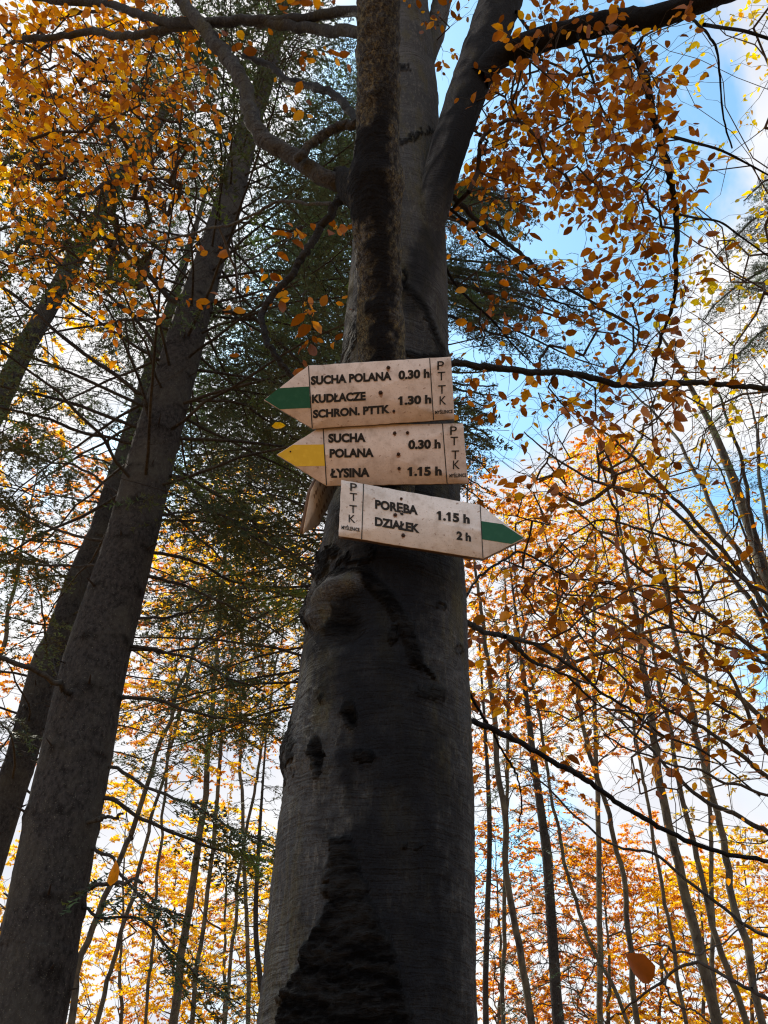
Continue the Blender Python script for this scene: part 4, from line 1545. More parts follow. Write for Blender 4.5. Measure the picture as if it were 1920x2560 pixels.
big_px = [(62, 2560), (100, 2347), (143, 2118), (191, 1889), (238, 1660), (325, 1358), (384, 1129), (449, 900), (492, 752), (529, 637), (567, 521), (599, 405), (630, 289), (668, 174)]
big_w = [196, 188, 181, 173, 157, 124, 112, 97, 82, 70, 70, 58, 54, 45]
big_ex = [
    ([(339, 1612), (412, 1628), (504, 1660), (595, 1702), (664, 1729)], 4.0, 3.9, 9, 4, 0.45, 0.35),
    ([(325, 1738), (412, 1761), (504, 1784), (595, 1802), (700, 1816)], 4.0, 4.3, 10, 4, 0.4, 0.35),
    ([(280, 1912), (344, 1953), (412, 1990), (504, 2026), (595, 2072), (700, 2130)], 4.0, 3.8, 9, 4, 0.4, 0.4),
    ([(265, 1990), (344, 2036), (435, 2086), (550, 2123), (664, 2155)], 4.0, 4.5, 11, 5, 0.4, 0.45),
    ([(234, 2118), (284, 2155), (321, 2210), (389, 2269), (458, 2283)], 4.0, 3.6, 9, 4, 0.3, 0.32),
    ([(362, 1548), (449, 1537), (527, 1495), (560, 1470)], 4.0, 4.4, 8, 3, 0.6, 0.25),
    ([(339, 1626), (458, 1624), (527, 1592), (570, 1560)], 4.0, 4.4, 8, 3, 0.6, 0.25),
    ([(444, 1184), (504, 1248), (595, 1312), (664, 1358), (740, 1390)], 4.0, 3.7, 11, 5, 0.3, 0.45),
    ([(417, 1285), (480, 1283), (560, 1280), (640, 1300)], 4.0, 4.6, 6, 3, 0.4, 0.3),
    ([(417, 1299), (490, 1303), (595, 1317), (700, 1330), (800, 1350)], 4.0, 4.3, 7, 3, 0.35, 0.4),
    ([(360, 1440), (430, 1455), (520, 1490), (620, 1540), (720, 1600)], 4.0, 4.2, 9, 4, 0.35, 0.42),
    ([(388, 1380), (470, 1400), (560, 1440), (680, 1480), (800, 1500)], 4.0, 4.6, 9, 4, 0.3, 0.42),
    ([(357, 992), (289, 938), (174, 856), (75, 770), (-40, 690)], 4.0, 3.4, 11, 7, 0.9, 0.3),
    ([(440, 764), (395, 715), (347, 665), (231, 556), (150, 480), (128, 440)], 4.0, 3.6, 15, 9, 1.5, 0.3),
    ([(405, 897), (347, 810), (231, 706), (116, 637), (0, 492)], 4.0, 3.4, 10, 5, 1.5, 0.3),
    ([(327, 1111), (206, 1079), (92, 1042), (-30, 1005)], 4.0, 3.7, 9, 6, 0.5, 0.35),
    ([(380, 1070), (362, 1000), (345, 940), (322, 860), (310, 800)], 3.85, 3.3, 8, 4, 2.0, 0.2),
    ([(247, 1353), (137, 1321), (46, 1280), (-30, 1250)], 4.0, 4.3, 8, 5, 0.35, 0.4),
    ([(238, 1413), (115, 1413), (-20, 1404)], 4.0, 4.6, 7, 4, 0.35, 0.4),
    ([(300, 1240), (220, 1180), (120, 1150), (0, 1120)], 4.0, 4.4, 7, 4, 0.35, 0.4),
    ([(180, 1735), (150, 1715), (92, 1679), (-20, 1640)], 3.85, 3.4, 15, 12, 2.0, 0.2),
    ([(240, 2052), (262, 2045), (285, 2040), (302, 2030)], 3.9, 3.6, 12, 5, 2.0, 0.1),
    ([(206, 2225), (250, 2212), (300, 2205), (358, 2200)], 3.9, 3.5, 13, 8, 2.0, 0.1),
    ([(215, 2262), (245, 2290), (340, 2300), (412, 2361), (504, 2439), (600, 2510)], 4.0, 3.8, 8, 4, 0.5, 0.35),
    ([(130, 1640), (180, 1790), (210, 1850)], 3.8, 3.6, 4, 2, 2.0, 0.1),
    ([(560, 780), (640, 800), (740, 900), (830, 960)], 4.0, 4.2, 10, 5, 0.5, 0.35),
    ([(505, 1000), (600, 1010), (680, 1060), (780, 1120)], 4.0, 4.4, 8, 4, 0.4, 0.4),
]
print('fir start')
bigfir, big_at = fir('fir_tree', 'big dark fir with a straight knotty trunk leaning across the left side', big_px, 4.0, big_w, 0, 17.0, big_ex,
                     5.2, 15.5, 0.40, 6, 2.6, 0.55, 6.6, M_NEEDLE, 'fir trees', seed=3, dead=0.4, nspace=0.0085, nl=0.030, nw=0.014, tsides=40)

fir('fir_tree', 'slimmer dark fir standing close behind the big fir at the lower left', [(0, 2060), (55, 1889), (115, 1660), (150, 1587), (198, 1450), (248, 1340), (288, 1220)], 6.6, 78, 56, 15.0,
    [([(60, 1760), (20, 1850), (-30, 1900)], 6.4, 6.2, 6, 3, 0.3, 0.4)], 4.2, 14.5, 0.5, 4, 2.0, 0.5, 7.0, M_NEEDLE_DK, 'fir trees', seed=5, nspace=0.012, nl=0.042, nw=0.013, sec=0.09, ter=0.06, dead=0.45)
fir('fir_tree', 'thin fir with a bare sunlit stretch of trunk at the upper left edge', [(8, 984), (63, 868), (130, 752), (192, 637), (232, 579), (303, 434), (359, 370)], 6.0, 50, 34, 20.0,
    [], 7.0, 19.5, 0.5, 4, 1.9, 0.5, 9.0, M_NEEDLE_DK, 'fir trees', seed=8, nspace=0.012, nl=0.042, nw=0.013, sec=0.09, ter=0.06, dead=0.6)
mid_ex = [
    ([(1090, 700), (1150, 712), (1240, 740), (1330, 770), (1420, 800), (1500, 812)], 5.6, 5.2, 10, 4, 0.1, 0.42),
    ([(1090, 660), (1180, 680), (1290, 690), (1390, 720)], 5.6, 5.9, 9, 4, 0.1, 0.42),
    ([(1090, 780), (1150, 800), (1220, 830), (1300, 850)], 5.6, 5.2, 9, 4, 0.1, 0.38),
    ([(1095, 440), (1150, 470), (1230, 490), (1330, 530)], 5.6, 5.1, 9, 4, 0.1, 0.42),
    ([(1095, 520), (1160, 530), (1240, 560), (1290, 590)], 5.6, 6.0, 9, 4, 0.1, 0.4),
    ([(1100, 960), (1150, 975), (1210, 985), (1250, 990)], 5.6, 5.3, 8, 3, 0.05, 0.3),
    ([(1100, 1040), (1150, 1060), (1200, 1075), (1235, 1100)], 5.6, 5.9, 8, 3, 0.05, 0.3),
    ([(1100, 1100), (1130, 1130), (1180, 1150), (1215, 1160)], 5.6, 5.4, 7, 3, 0.05, 0.28),
]
rj = np.random.RandomState(77)
for e in list(mid_ex):
    for k in range(3):
        dy_, dx_ = rj.uniform(-42, 42), rj.uniform(-25, 25)
        mid_ex.append(([(a, b + dy_ * (1 + 0.4 * i_)) if i_ == 0 else (a + dx_, b + dy_ * (1 + 0.4 * i_)) for i_, (a, b) in enumerate(e[0])], 5.6, e[2] + rj.uniform(-.7, .7), e[3] * 0.8, 3, 0.05, e[6] * 1.15))
fir('fir_tree', 'dense fir standing behind the beech trunk, its boughs showing on both sides', [(955, 2300), (965, 1700), (985, 1200), (1010, 700), (1030, 200)], 5.6, 110, 40, 19.0,
    mid_ex, 4.6, 18.0, 0.42, 5, 2.7, 0.55, 5.0, M_NEEDLE, 'fir trees', seed=13, nspace=0.0105, nl=0.031, nw=0.013, az=(math.radians(100), math.radians(262)), dead=0.3)
fir('fir_tree', 'bushy fir filling the gap between the big fir and the beech', [(830, 2300), (845, 1900), (865, 1500), (885, 1100), (910, 700)], 8.5, 44, 40, 21.0,
    [], 7.4, 20.0, 0.42, 6, 3.6, 0.7, 7.0, M_NEEDLE_DK, 'fir trees', seed=17, nspace=0.012, nl=0.042, nw=0.022, sec=0.11, ter=0.075, az=(math.radians(95), math.radians(265)), dead=0.2)
fir('fir_tree', 'fir on the right edge with drooping dark boughs below yellow beech leaves', [(2210, 2000), (2180, 1400), (2120, 900), (2070, 600), (2020, 300)], 6.5, 80, 44, 17.0,
    [([(2100, 640), (2000, 640), (1900, 680), (1800, 750), (1760, 800)], 6.5, 6.2, 9, 3, 0.2, 0.5),
     ([(2100, 540), (2000, 520), (1900, 540), (1830, 600), (1790, 640)], 6.5, 6.5, 9, 3, 0.2, 0.5),
     ([(2130, 760), (2020, 780), (1920, 820), (1850, 880), (1800, 930)], 6.5, 6.0, 9, 3, 0.2, 0.5),
     ([(2100, 430), (2000, 430), (1920, 450), (1860, 500)], 6.5, 6.4, 9, 3, 0.2, 0.45)],
    7.8, 16.5, 0.45, 3, 2.0, 0.5, 5.0, M_NEEDLE_DK, 'fir trees', seed=19, nspace=0.011, nl=0.038, nw=0.009, sec=0.09, ter=0.06, az=(math.radians(150), math.radians(230)), dead=0.1, knots=False)
fir('spruce_tree', 'narrow ragged spruce among bare stems at the lower right', [(1397, 2560), (1385, 2400), (1367, 2145), (1350, 2010), (1332, 1888), (1320, 1780)], 15.0, 30, 14, 13.2,
    [], 2.8, 12.8, 0.36, 5, 1.25, 0.35, 0.0, M_NEEDLE_DK, 'spruce trees', seed=23, nspace=0.015, nl=0.06, nw=0.016, sec=0.10, ter=0.08, droop=0.5, knots=False, tsides=12)
fir('spruce_tree', 'small green spruce half hidden between stems at the bottom centre left', [(655, 2560), (650, 2450), (640, 2250)], 13.0, 16, 12, 7.6,
    [], 2.0, 7.4, 0.32, 5, 1.1, 0.35, 0.0, M_NEEDLE, 'spruce trees', seed=29, nspace=0.015, nl=0.06, nw=0.016, sec=0.10, ter=0.08, droop=0.4, knots=False, tsides=10)
fir('spruce_tree', 'far spruce with a dark top behind the lower right stems', [(1215, 2560), (1218, 2300), (1222, 2000)], 19.0, 16, 12, 14.0,
    [], 5.0, 13.8, 0.4, 5, 1.5, 0.4, 0.0, M_NEEDLE_DK, 'spruce trees', seed=31, nspace=0.03, nl=0.06, nw=0.014, sec=0.13, ter=0.1, droop=0.4, knots=False, tsides=10)


# ------------------------------------------------------------------ deciduous trees further back
def bgtree(name, label, cat, tpx, Y, w0, w1, ztop, z0, z1, Rc, nat, nleaf, lsize, ml, group, seed, up=0.9, barkm=M_BG_BARK, L=0.45, rt=0.0028, twsp=True, dxc=0.0, nbr=None, step=0.35, big=False, xlim=None):
    rs = np.random.RandomState(seed)
    P = [PY(a, b, Y) for a, b in tpx]
    zz = (np.array(P) - CAM) @ FW
    Rr = list(np.linspace(w0, w1, len(P)) * (0.82 if Y > 8 else 1) * zz / FPX / 2)
    sl = (P[1] - P[0]) / max(0.2, P[1][2] - P[0][2])
    base = P[0] - sl * (P[0][2] + 0.1)
    base[0] = P[0][0] + (base[0] - P[0][0]) * 0.5
    st = (P[-1] - P[-2]) / max(0.2, P[-1][2] - P[-2][2])
    top = P[-1] + st * (ztop - P[-1][2]) + np.array([0, 0.0, 0])
    top[0] = P[-1][0] + (top[0] - P[-1][0]) * 0.7
    pts = np.array([base] + P + [top])
    rr = np.array([Rr[0] * 1.25] + Rr + [0.006])
    Pt_ = resample(pts, 70, 0.022 if Y > 8 else 0.02, rs)
    Rt_ = np.interp(Pt_[:, 2], pts[:, 2], rr)
    root = thing(name, label, cat, (base[0], base[1], 0.0), group)
    b = Buf()
    tube(b, Pt_, Rt_, 12, bump=0.03)
    part('trunk', b, barkm, root)
    G = Grow(30000)
    k0 = np.searchsorted(Pt_[:, 2], z0 * 0.7)
    G.root(Pt_[k0:], Rt_[k0:])
    A_ = []
    while len(A_) < nat:
        u = rs.uniform()
        z = z0 + (z1 - z0) * u
        prof = math.sin(math.pi * min(1, 0.18 + 0.82 * u)) ** 0.55
        a = rs.uniform(0, 6.283)
        r_ = Rc * prof * math.sqrt(rs.uniform(0.02, 1))
        c = np.array([np.interp(z, Pt_[:, 2], Pt_[:, 0]), np.interp(z, Pt_[:, 2], Pt_[:, 1])])
        # clumpy crown with holes
        p = np.array([c[0] + math.cos(a) * r_ + dxc * u, c[1] + math.sin(a) * r_, z])
        if mnoise.noise(Vector(p) * 0.55 + Vector((seed, 0, 0))) < 0.0 and rs.uniform() < 0.85:
            continue
        A_.append(p)
    en = G.grow(A_, step, 0.03, up=up, rs=rs)
    tw_ = Buf()
    P_, D_, N_, S_ = sprays(en, tw_ if twsp else None, rt * 0.8, L, nleaf * 3.6, lsize * 0.8, 0.5, rs, flat=0.6)
    G.tubes(tw_, rt, 0.52, 3, sides_thick=5)
    part('limbs', tw_, M_BG_TWIG if barkm is M_BG_BARK else barkm, root, kind='stuff')
    if len(P_):
        lb = Buf()
        place_leaves(lb, P_, D_, N_, S_, big=big or ('far' if Y > 8 else False), rs=rs)
        part('foliage', lb, ml, root, kind='stuff')
    return root


print('bg start')
GR = 'slender beeches in the stand behind'
T = [
    # label, px, Y, w0, w1, ztop, z0, z1, R, nat, nleaf, size, mat, seed
    ('pale slender beech nearest the right side of the big trunk', [(1327, 2560), (1298, 2392), (1273, 2170), (1243, 1848), (1224, 1700)], 13, 24, 15, 14.5, 6, 14, 1.9, 150, 14, .075, M_LEAF_ORANGE, 101),
    ('forked beech stem rising left of the leaning stems in the lower right', [(1594, 2560), (1565, 2244), (1535, 2095), (1480, 1900), (1450, 1760)], 15, 18, 12, 15.5, 7, 15, 2.2, 170, 6, .075, M_LEAF_ORANGE, 102),
    ('stout mossy beech stem in the middle of the lower right stand', [(1792, 2560), (1728, 2293), (1683, 2120), (1644, 1922), (1614, 1700)], 14, 34, 20, 16, 8, 15.5, 2.6, 230, 6, .075, M_LEAF_OLIVE, 103),
    ('straight beech stem just right of the stout mossy one', [(1871, 2560), (1792, 2343), (1733, 2095), (1693, 1947), (1660, 1760)], 16, 20, 12, 16.5, 9, 16, 2.2, 150, 6, .08, M_LEAF_GOLD, 104),
    ('grey beech stem near the lower right corner', [(1911, 2560), (1841, 2268), (1802, 2071), (1743, 1848), (1713, 1700)], 13, 24, 16, 15, 8, 14.5, 2.2, 150, 6, .075, M_LEAF_OLIVE, 105),
    ('thin beech pole crossing towards the forked stem at the lower right', [(1570, 2560), (1471, 2343), (1406, 2120), (1372, 1947), (1340, 1760)], 17, 12, 9, 16, 9, 15.5, 1.8, 130, 6, .08, M_LEAF_GOLD, 106),
    ('thin dark beech pole between the forked and the mossy stem', [(1718, 2560), (1683, 2367), (1649, 2170), (1610, 1980), (1590, 1850)], 18, 13, 9, 17, 10, 16.5, 2.0, 130, 6, .08, M_LEAF_ORANGE, 107),
    ('tall copper crowned beech standing farthest back on the right', [(1500, 2560), (1500, 2250), (1490, 1900), (1485, 1600), (1490, 1400)], 24, 20, 9, 26.5, 12, 26, 3.6, 900, 17, .105, M_LEAF_RED, 108),
    ('golden beech crown low beside the right of the trunk', [(1260, 2560), (1262, 2250), (1268, 1950), (1270, 1700)], 20, 14, 9, 19.5, 9, 19, 2.8, 480, 18, .095, M_LEAF_ORANGE, 109),
    ('golden beech with a round crown at the right behind the bare limbs', [(1790, 2560), (1780, 2250), (1770, 1900), (1765, 1700)], 22, 16, 9, 20, 12, 19.5, 3.4, 300, 18, .085, M_LEAF_GOLD, 110),
    ('yellow crowned beech against the right edge low down', [(1990, 2560), (1975, 2300), (1950, 2000), (1940, 1800)], 15, 20, 12, 13.5, 5.5, 13, 1.9, 190, 16, .075, M_LEAF_OLIVE, 111),
    ('tallest golden beech seen between the fir and the big trunk', [(431, 2560), (463, 2347), (495, 2141), (518, 1935), (531, 1752)], 14, 27, 15, 16, 7.5, 15.5, 2.3, 260, 14, .075, M_LEAF_GOLD, 112),
    ('beech stem close to the right of the tallest golden one in the left gap', [(476, 2560), (504, 2347), (536, 2072), (550, 1866), (577, 1660)], 16, 15, 10, 17, 8, 16.5, 2.2, 190, 13, .08, M_LEAF_ORANGE, 113),
    ('leaning pale beech stem next to the foot of the big fir', [(174, 2560), (206, 2393), (257, 2256), (321, 2095), (366, 1980)], 12, 22, 14, 12.5, 6, 12, 1.7, 120, 13, .07, M_LEAF_GOLD, 114),
    ('thin beech pole right of the leaning stem in the left gap', [(247, 2560), (284, 2393), (330, 2233), (372, 2080)], 14, 15, 11, 14, 7, 13.5, 1.8, 130, 13, .075, M_LEAF_ORANGE, 115),
    ('thin dark beech pole in the middle of the left gap', [(362, 2560), (380, 2347), (405, 2100), (418, 1900)], 17, 10, 8, 15.5, 8, 15, 2.0, 150, 12, .08, M_LEAF_RED, 116),
    ('bare twiggy beech leaning right beside the big trunk on its left', [(560, 2560), (585, 2300), (620, 2050), (668, 1800)], 16, 12, 8, 15, 8, 14.5, 1.8, 170, 4, .075, M_LEAF_ORANGE, 117),
    ('orange crowned beech low on the far left edge', [(-60, 2300), (-40, 2000), (-20, 1800), (0, 1650)], 13, 20, 14, 15.5, 7, 15, 2.3, 230, 15, .075, M_LEAF_RED, 118),
    ('golden beech crown behind the two left firs', [(120, 2560), (150, 2250), (180, 1950), (200, 1700)], 19, 14, 10, 20, 10, 19.5, 3.0, 300, 16, .085, M_LEAF_ORANGE, 119),
    ('golden beech far back in the left gap', [(620, 2560), (615, 2300), (605, 2000), (600, 1800)], 23, 14, 9, 20.5, 12, 20, 3.0, 320, 18, .09, M_LEAF_GOLD, 120),
]
for lab, px_, Y_, w0_, w1_, zt, z0_, z1_, R_, na, nl_, sz, ml_, sd_ in T:
    bgtree('beech_sapling' if w0_ < 14 else 'slender_beech', lab, 'tree', px_, Y_, w0_, w1_, zt, z0_, z1_, R_, na, nl_, sz, ml_, GR, sd_)

# a belt of lower, far trees closes the view towards the ground
belt = [(-250, 30, M_LEAF_GOLD, 'far golden beech in the belt behind the leftmost fir'), (60, 34, M_LEAF_GOLD, 'far golden beech in the belt left of the big fir foot'), (300, 31, M_LEAF_GOLD, 'bright yellow far beech right of the big fir foot'),
        (430, 36, M_LEAF_ORANGE, 'far orange beech low in the left gap'), (560, 30, M_LEAF_GOLD, 'bright yellow far beech beside the left foot of the trunk'), (700, 35, M_LEAF_OLIVE, 'far yellow green beech hidden partly by the big trunk'),
        (1250, 33, M_LEAF_ORANGE, 'far rusty beech low beside the right of the trunk'), (1390, 36, M_LEAF_RED, 'far copper beech behind the narrow spruce'), (1520, 31, M_LEAF_ORANGE, 'far orange beech below the forked stem'),
        (1650, 35, M_LEAF_RED, 'far copper beech behind the thin dark pole'), (1760, 30, M_LEAF_GOLD, 'far golden beech behind the stout mossy stem'), (1880, 34, M_LEAF_GOLD, 'far golden beech at the lower right corner'), (2080, 31, M_LEAF_ORANGE, 'far orange beech beyond the right edge')]
for k, (x_, Y_, ml_, lab) in enumerate(belt):
    zt = 10.3 + (k * 37 % 5) * 0.75 + (Y_ - 30) * 0.25
    bgtree('far_beech', lab, 'tree', [(x_, 2560), (x_ + 4, 2480), (x_ + 2, 2400)], Y_, 12, 9, zt, 3.4, zt - 0.3, 3.2, 400, 13, .14, ml_, 'far trees closing the view', 200 + k, L=0.7, rt=0.005)

# bare beech at the right: long fan of fine ascending branches
RB = thing('bare_beech', 'almost leafless beech at the right, fanning fine branches up to the left', 'tree', PY(1980, 2200, 7.0) * np.array([1, 1, 0]))
P, r = pxpath([(2060, 2560), (2040, 2200), (2005, 1850), (1965, 1620), (1920, 1459), (1841, 1221), (1782, 1073), (1743, 999), (1690, 900), (1640, 820)], 8.0, 8.0, 52, 5, 60)
dn = np.array([P[0][0], P[0][1], -0.1])
P = np.vstack([dn, P])
r = np.concatenate([[r[0] * 1.2], r])
b = Buf()
tube(b, P, r, 16, bump=0.02)
part('trunk', b, M_BG_BARK, RB)
FG = Grow(60000)
FG.root(P[12:], r[12:])
fan = [
    [(2000, 1800), (1920, 1650), (1800, 1560), (1600, 1420), (1500, 1330), (1420, 1260), (1350, 1200)],
    [(1990, 1700), (1860, 1480), (1693, 1281), (1600, 1230), (1476, 1197), (1380, 1140), (1310, 1080)],
    [(1960, 1580), (1850, 1430), (1767, 1330), (1640, 1200), (1560, 1120), (1480, 1060), (1400, 1000)],
    [(1930, 1500), (1820, 1340), (1740, 1180), (1680, 1080), (1600, 1000), (1540, 940)],
    [(1910, 1440), (1880, 1300), (1850, 1150), (1800, 1000), (1740, 900)],
    [(1960, 1600), (1930, 1400), (1900, 1200), (1890, 1060), (1860, 950)],
    [(2020, 1950), (1880, 1770), (1700, 1660), (1560, 1560), (1400, 1490), (1330, 1440)],
    [(2030, 2050), (1900, 1920), (1720, 1800), (1560, 1700), (1420, 1560)],
    [(2030, 2150), (1920, 2080), (1750, 1990), (1600, 1850), (1480, 1740)],
    [(2020, 1980), (1900, 1850), (1830, 1700), (1740, 1600), (1640, 1500)],
    [(2040, 2300), (1920, 2342), (1792, 2258), (1643, 2145), (1495, 2085), (1347, 1947), (1290, 1900)],
    [(1985, 1700), (1900, 1500), (1850, 1300), (1800, 1180), (1760, 1100)],
]
for k, pl in enumerate(fan):
    y1 = 8.0 + (-2.2 + (k * 53 % 7) * 0.75)
    Pf, rf = pxpath(pl, 8.0, y1, 15 if k < 10 else 10, 3, 46, 0.012)
    b = Buf()
    tube(b, Pf, rf, 8, bump=0.04)
    part('branch', b, M_FIR_BARK if k % 3 else M_BG_BARK, RB)
    FG.root(Pf[3:], rf[3:])
A = region([(1330, 1000), (1760, 760), (1920, 800), (1920, 1500), (1700, 1250), (1400, 1250)], 330, 6.5, 9.0)
A += region([(1180, 1080), (1400, 1000), (1400, 1220), (1250, 1200)], 26, 7.0, 9.0)
A += region([(1330, 1250), (1700, 1250), (1920, 1500), (1920, 2200), (1500, 2000), (1300, 1500)], 230, 6.5, 9.0)
en = FG.grow(A, 0.18, 0.015, up=0.8)
b = Buf()
L2 = sprays(en, b, 0.0016, 0.5, 0.8, 0.06, 0.4)
FG.tubes(b, 0.0020, 0.5, 3, sides_thick=5)
part('twigs', b, M_BG_TWIG, RB, kind='stuff')
b = Buf()
place_leaves(b, *L2)
part('foliage', b, M_LEAF_ORANGE, RB, kind='stuff')

# beech off the left edge, its leafy boughs reach over the fir
LB = thing('orange_beech', 'beech outside the left edge whose glowing orange leaves fill the upper left', 'tree', PY(-700, 2300, 4.2) * np.array([1, 1, 0]))
P, r = pxpath([(-760, 2300), (-640, 1700), (-500, 1200), (-380, 800), (-250, 400), (-120, 0), (0, -500)], 4.4, 4.4, 130, 60, 50)
P = np.vstack([np.array([P[0][0], P[0][1], -0.1]), P])
r = np.concatenate([[r[0] * 1.2], r])
b = Buf()
tube(b, P, r, 20, bump=0.02)
part('trunk', b, M_BG_BARK, LB)
LG = Grow(60000)
LG.root(P[6:], r[6:])
for pl, ya, yb in (([(-420, 900), (-150, 900), (0, 415 + 5), (122, 380), (200, 340), (330, 345), (410, 365)], 4.3, 3.4),
                   ([(-380, 750), (-150, 640), (0, 425), (60, 410), (130, 375), (140, 330)], 4.3, 3.0),
                   ([(-330, 600), (-100, 420), (60, 300), (180, 240), (300, 180), (420, 100)], 4.3, 3.2),
                   ([(-400, 850), (-200, 760), (0, 575), (90, 585), (160, 560), (280, 520)], 4.3, 3.6),
                   ([(-260, 350), (-100, 200), (60, 90), (200, 30), (320, 60), (430, 180)], 4.3, 3.2),
                   ([(-430, 1000), (-200, 950), (0, 690), (120, 640), (250, 600), (380, 640)], 4.3, 3.8)):
    Pf, rf = pxpath(pl, ya, yb, 13, 4, 40, 0.01)
    b = Buf()
    tube(b, Pf, rf, 8, bump=0.04)
    part('branch', b, M_TWIG, LB)
    LG.root(Pf[3:], rf[3:])
A = region([(0, 0), (440, 0), (500, 200), (500, 380), (440, 560), (380, 720), (100, 720), (0, 560)], 500, 4.2, 7.2)
A += region([(-40, 100), (330, 100), (260, 420), (-40, 520)], 120, 5.0, 7.5)
A += region([(0, 560), (430, 740), (330, 820), (180, 760), (0, 720)], 30, 4.0, 6.0)
A += region([(0, 0), (330, 0), (330, 330), (0, 330)], 90, 6.0, 8.0)
en = LG.grow(A, 0.1, 0.012)
b = Buf()
L3 = sprays(en, b, 0.0012, 0.22, 5.0, 0.047, 0.35)
LG.tubes(b, 0.0015, 0.5, 3)
part('twigs', b, M_TWIG, LB, kind='stuff')
leaf_parts(LB, L3, M_LEAF_ORANGE)

# yellow beech off the left edge further back
bgtree('golden_beech', 'golden beech far up behind the upper left boughs, brightest at the left edge', 'tree', [(-260, 2000), (-220, 1500), (-160, 1000), (-60, 500)], 7.5, 60, 30, 19, 9.5, 18.5, 2.4, 330, 20, .075, M_LEAF_GOLD, 'golden beeches', 61)
bgtree('golden_beech', 'golden beech on the right edge above the drooping fir boughs', 'tree', [(2330, 1500), (2250, 900), (2170, 500), (2110, 100)], 3.1, 70, 40, 13, 5.8, 11.2, 2.4, 420, 1.7, .078, M_LEAF_OLIVE, 'golden beeches', 67, big=True)

# beech off the right edge: dark russet boughs in front of the bright stand
NB = thing('russet_beech', 'beech rooted outside the right edge, reaching in with dark russet boughs at mid height', 'tree', PY(2400, 2400, 3.4) * np.array([1, 1, 0]))
P, r = pxpath([(2500, 2500), (2400, 2000), (2300, 1500), (2230, 1100), (2180, 700)], 3.4, 3.4, 150, 70, 40)
P = np.vstack([np.array([P[0][0], P[0][1], -0.1]), P])
r = np.concatenate([[r[0] * 1.2], r])
b = Buf()
tube(b, P, r, 20, bump=0.02)
part('trunk', b, M_BG_BARK, NB)
NG = Grow(60000)
NG.root(P[6:], r[6:])
for pl, ya, yb in (([(2330, 1750), (2100, 1700), (1920, 1662), (1850, 1630), (1740, 1590), (1660, 1560), (1560, 1500), (1460, 1490)], 3.4, 3.0),
                   ([(2340, 1850), (2100, 1880), (1920, 1835), (1800, 1760), (1700, 1700), (1560, 1640), (1450, 1570)], 3.4, 3.2),
                   ([(2300, 1600), (2100, 1560), (1920, 1480), (1800, 1400), (1650, 1340), (1500, 1300), (1400, 1350)], 3.4, 3.3),
                   ([(2370, 2000), (2150, 2020), (1920, 1985), (1780, 1940), (1640, 1900), (1500, 1840)], 3.4, 3.0)):
    Pf, rf = pxpath(pl, ya, yb, 12, 4, 46, 0.008)
    b = Buf()
    tube(b, Pf, rf, 8, bump=0.04)
    part('branch', b, M_TWIG, NB)
    NG.root(Pf[3:], rf[3:])
A = region([(1400, 1290), (1560, 1270), (1920, 1400), (1920, 1900), (1560, 1850), (1400, 1600)], 62, 3.2, 5.2)
A += region([(1190, 1420), (1500, 1330), (1560, 1560), (1500, 1700), (1200, 1740)], 80, 3.6, 5.4)
en = NG.grow(A, 0.09, 0.01)
b = Buf()
L4 = sprays(en, b, 0.0013, 0.22, 4.2, 0.056, 0.35)
NG.tubes(b, 0.0015, 0.5, 3)
part('twigs', b, M_TWIG, NB, kind='stuff')
leaf_parts(NB, L4, M_LEAF_BROWN)


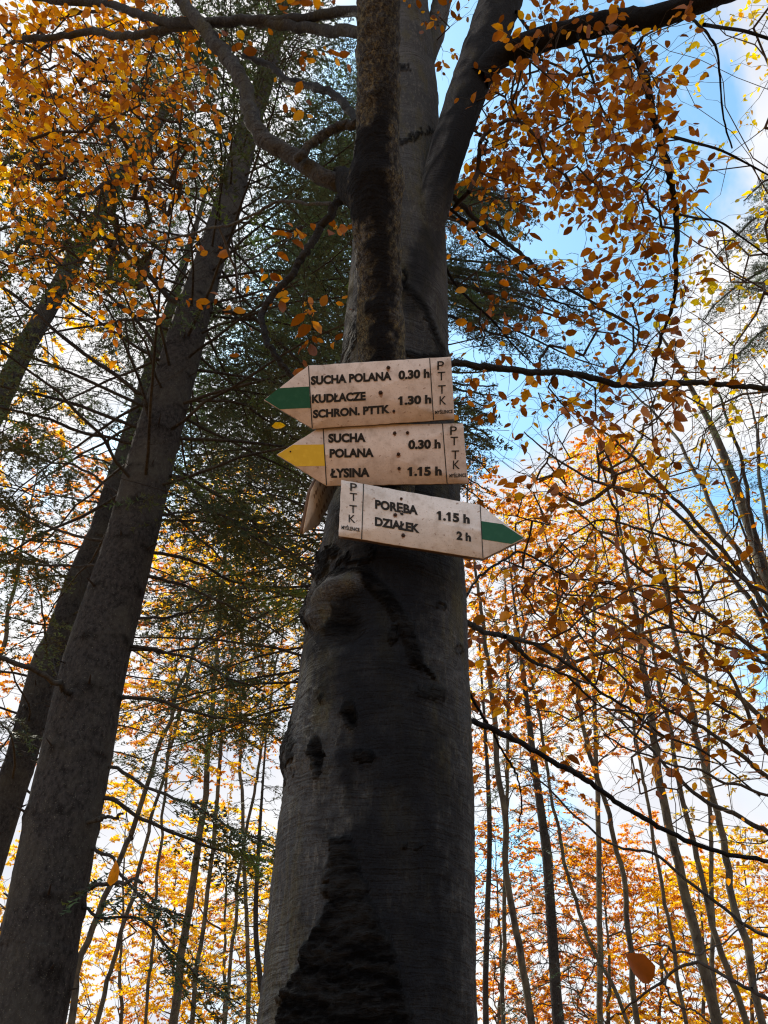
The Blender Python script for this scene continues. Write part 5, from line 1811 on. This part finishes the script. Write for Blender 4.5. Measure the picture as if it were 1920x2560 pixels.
# ------------------------------------------------------------------ single big leaves near the camera
def single(name, label, px, py, r_, size, ang_px, m, parent=None):
    p = PD(px, py, r_)
    d = RT * math.cos(ang_px) + UP * math.sin(ang_px)
    n_ = -ray(px, py) + np.array([0.2, 0.1, 0.3])
    b = Buf()
    place_leaves(b, np.array([p - d * size / 2]), np.array([d]), np.array([n_]), np.array([size]), big=True, rs=np.random.RandomState(5))
    if parent is not None:
        return part(name, b, m, parent)
    root = obj(name, b.mesh(name, m, True, origin=p))
    root.location = p
    root['label'] = label
    root['category'] = 'leaf'
    return root


SP = thing('beech_seedling', 'young beech shoot near the camera, lower right, with one large rusty leaf', 'plant', PY(1960, 2600, 1.1) * np.array([1, 1, 0]))
for pl, ya, yb, wa, wb in (([(2120, 2640), (1960, 2520), (1880, 2470), (1820, 2440), (1740, 2410), (1668, 2440), (1610, 2480), (1560, 2530)], 1.2, 1.5, 12, 5),
                           ([(1668, 2440), (1660, 2400), (1672, 2370), (1640, 2360), (1590, 2375), (1540, 2390)], 1.35, 1.5, 6, 2),
                           ([(1672, 2370), (1740, 2385), (1790, 2365), (1840, 2330), (1880, 2290)], 1.35, 1.6, 6, 3),
                           ([(1668, 2440), (1680, 2500), (1740, 2530), (1790, 2570)], 1.35, 1.3, 6, 4),
                           ([(1880, 2470), (1920, 2400), (1960, 2330)], 1.28, 1.5, 5, 3)):
    P, r = pxpath(pl, ya, yb, wa, wb, 30, 0.002)
    if ya == 1.2:
        P = np.vstack([[P[0][0] + 0.12, P[0][1] - 0.05, -0.02], P[0] + np.array([0.03, 0, -0.3]), P])
        r = np.concatenate([[r[0] * 1.8, r[0] * 1.3], r])
    b = Buf()
    tube(b, P, r, 8, bump=0.05)
    part('stem', b, M_TWIG, SP)
M_BIG = leaf_mat('large_rust_leaf', [(0.0, (0.28, 0.075, 0.02)), (1.0, (0.3, 0.085, 0.02))], 0.5)
P, r = pxpath([(1590, 2375), (1580, 2378), (1571, 2389)], 1.49, 1.46, 2.5, 2, 6)
b = Buf()
tube(b, P, r, 6)
part('stem', b, M_TWIG, SP)
single('leaf', '', 1602, 2420, 1.45, 0.066, -0.75, M_BIG, SP)
single('caught_leaf', 'big orange leaf caught on the dead stub of the fir trunk', 283, 2188, 3.4, 0.085, 1.3, M_LEAF_ORANGE)
single('caught_leaf', 'yellow leaf hanging just left of the middle arrow board', 695, 1064, 2.2, 0.036, 0.1, M_LEAF_GOLD)
print('done')
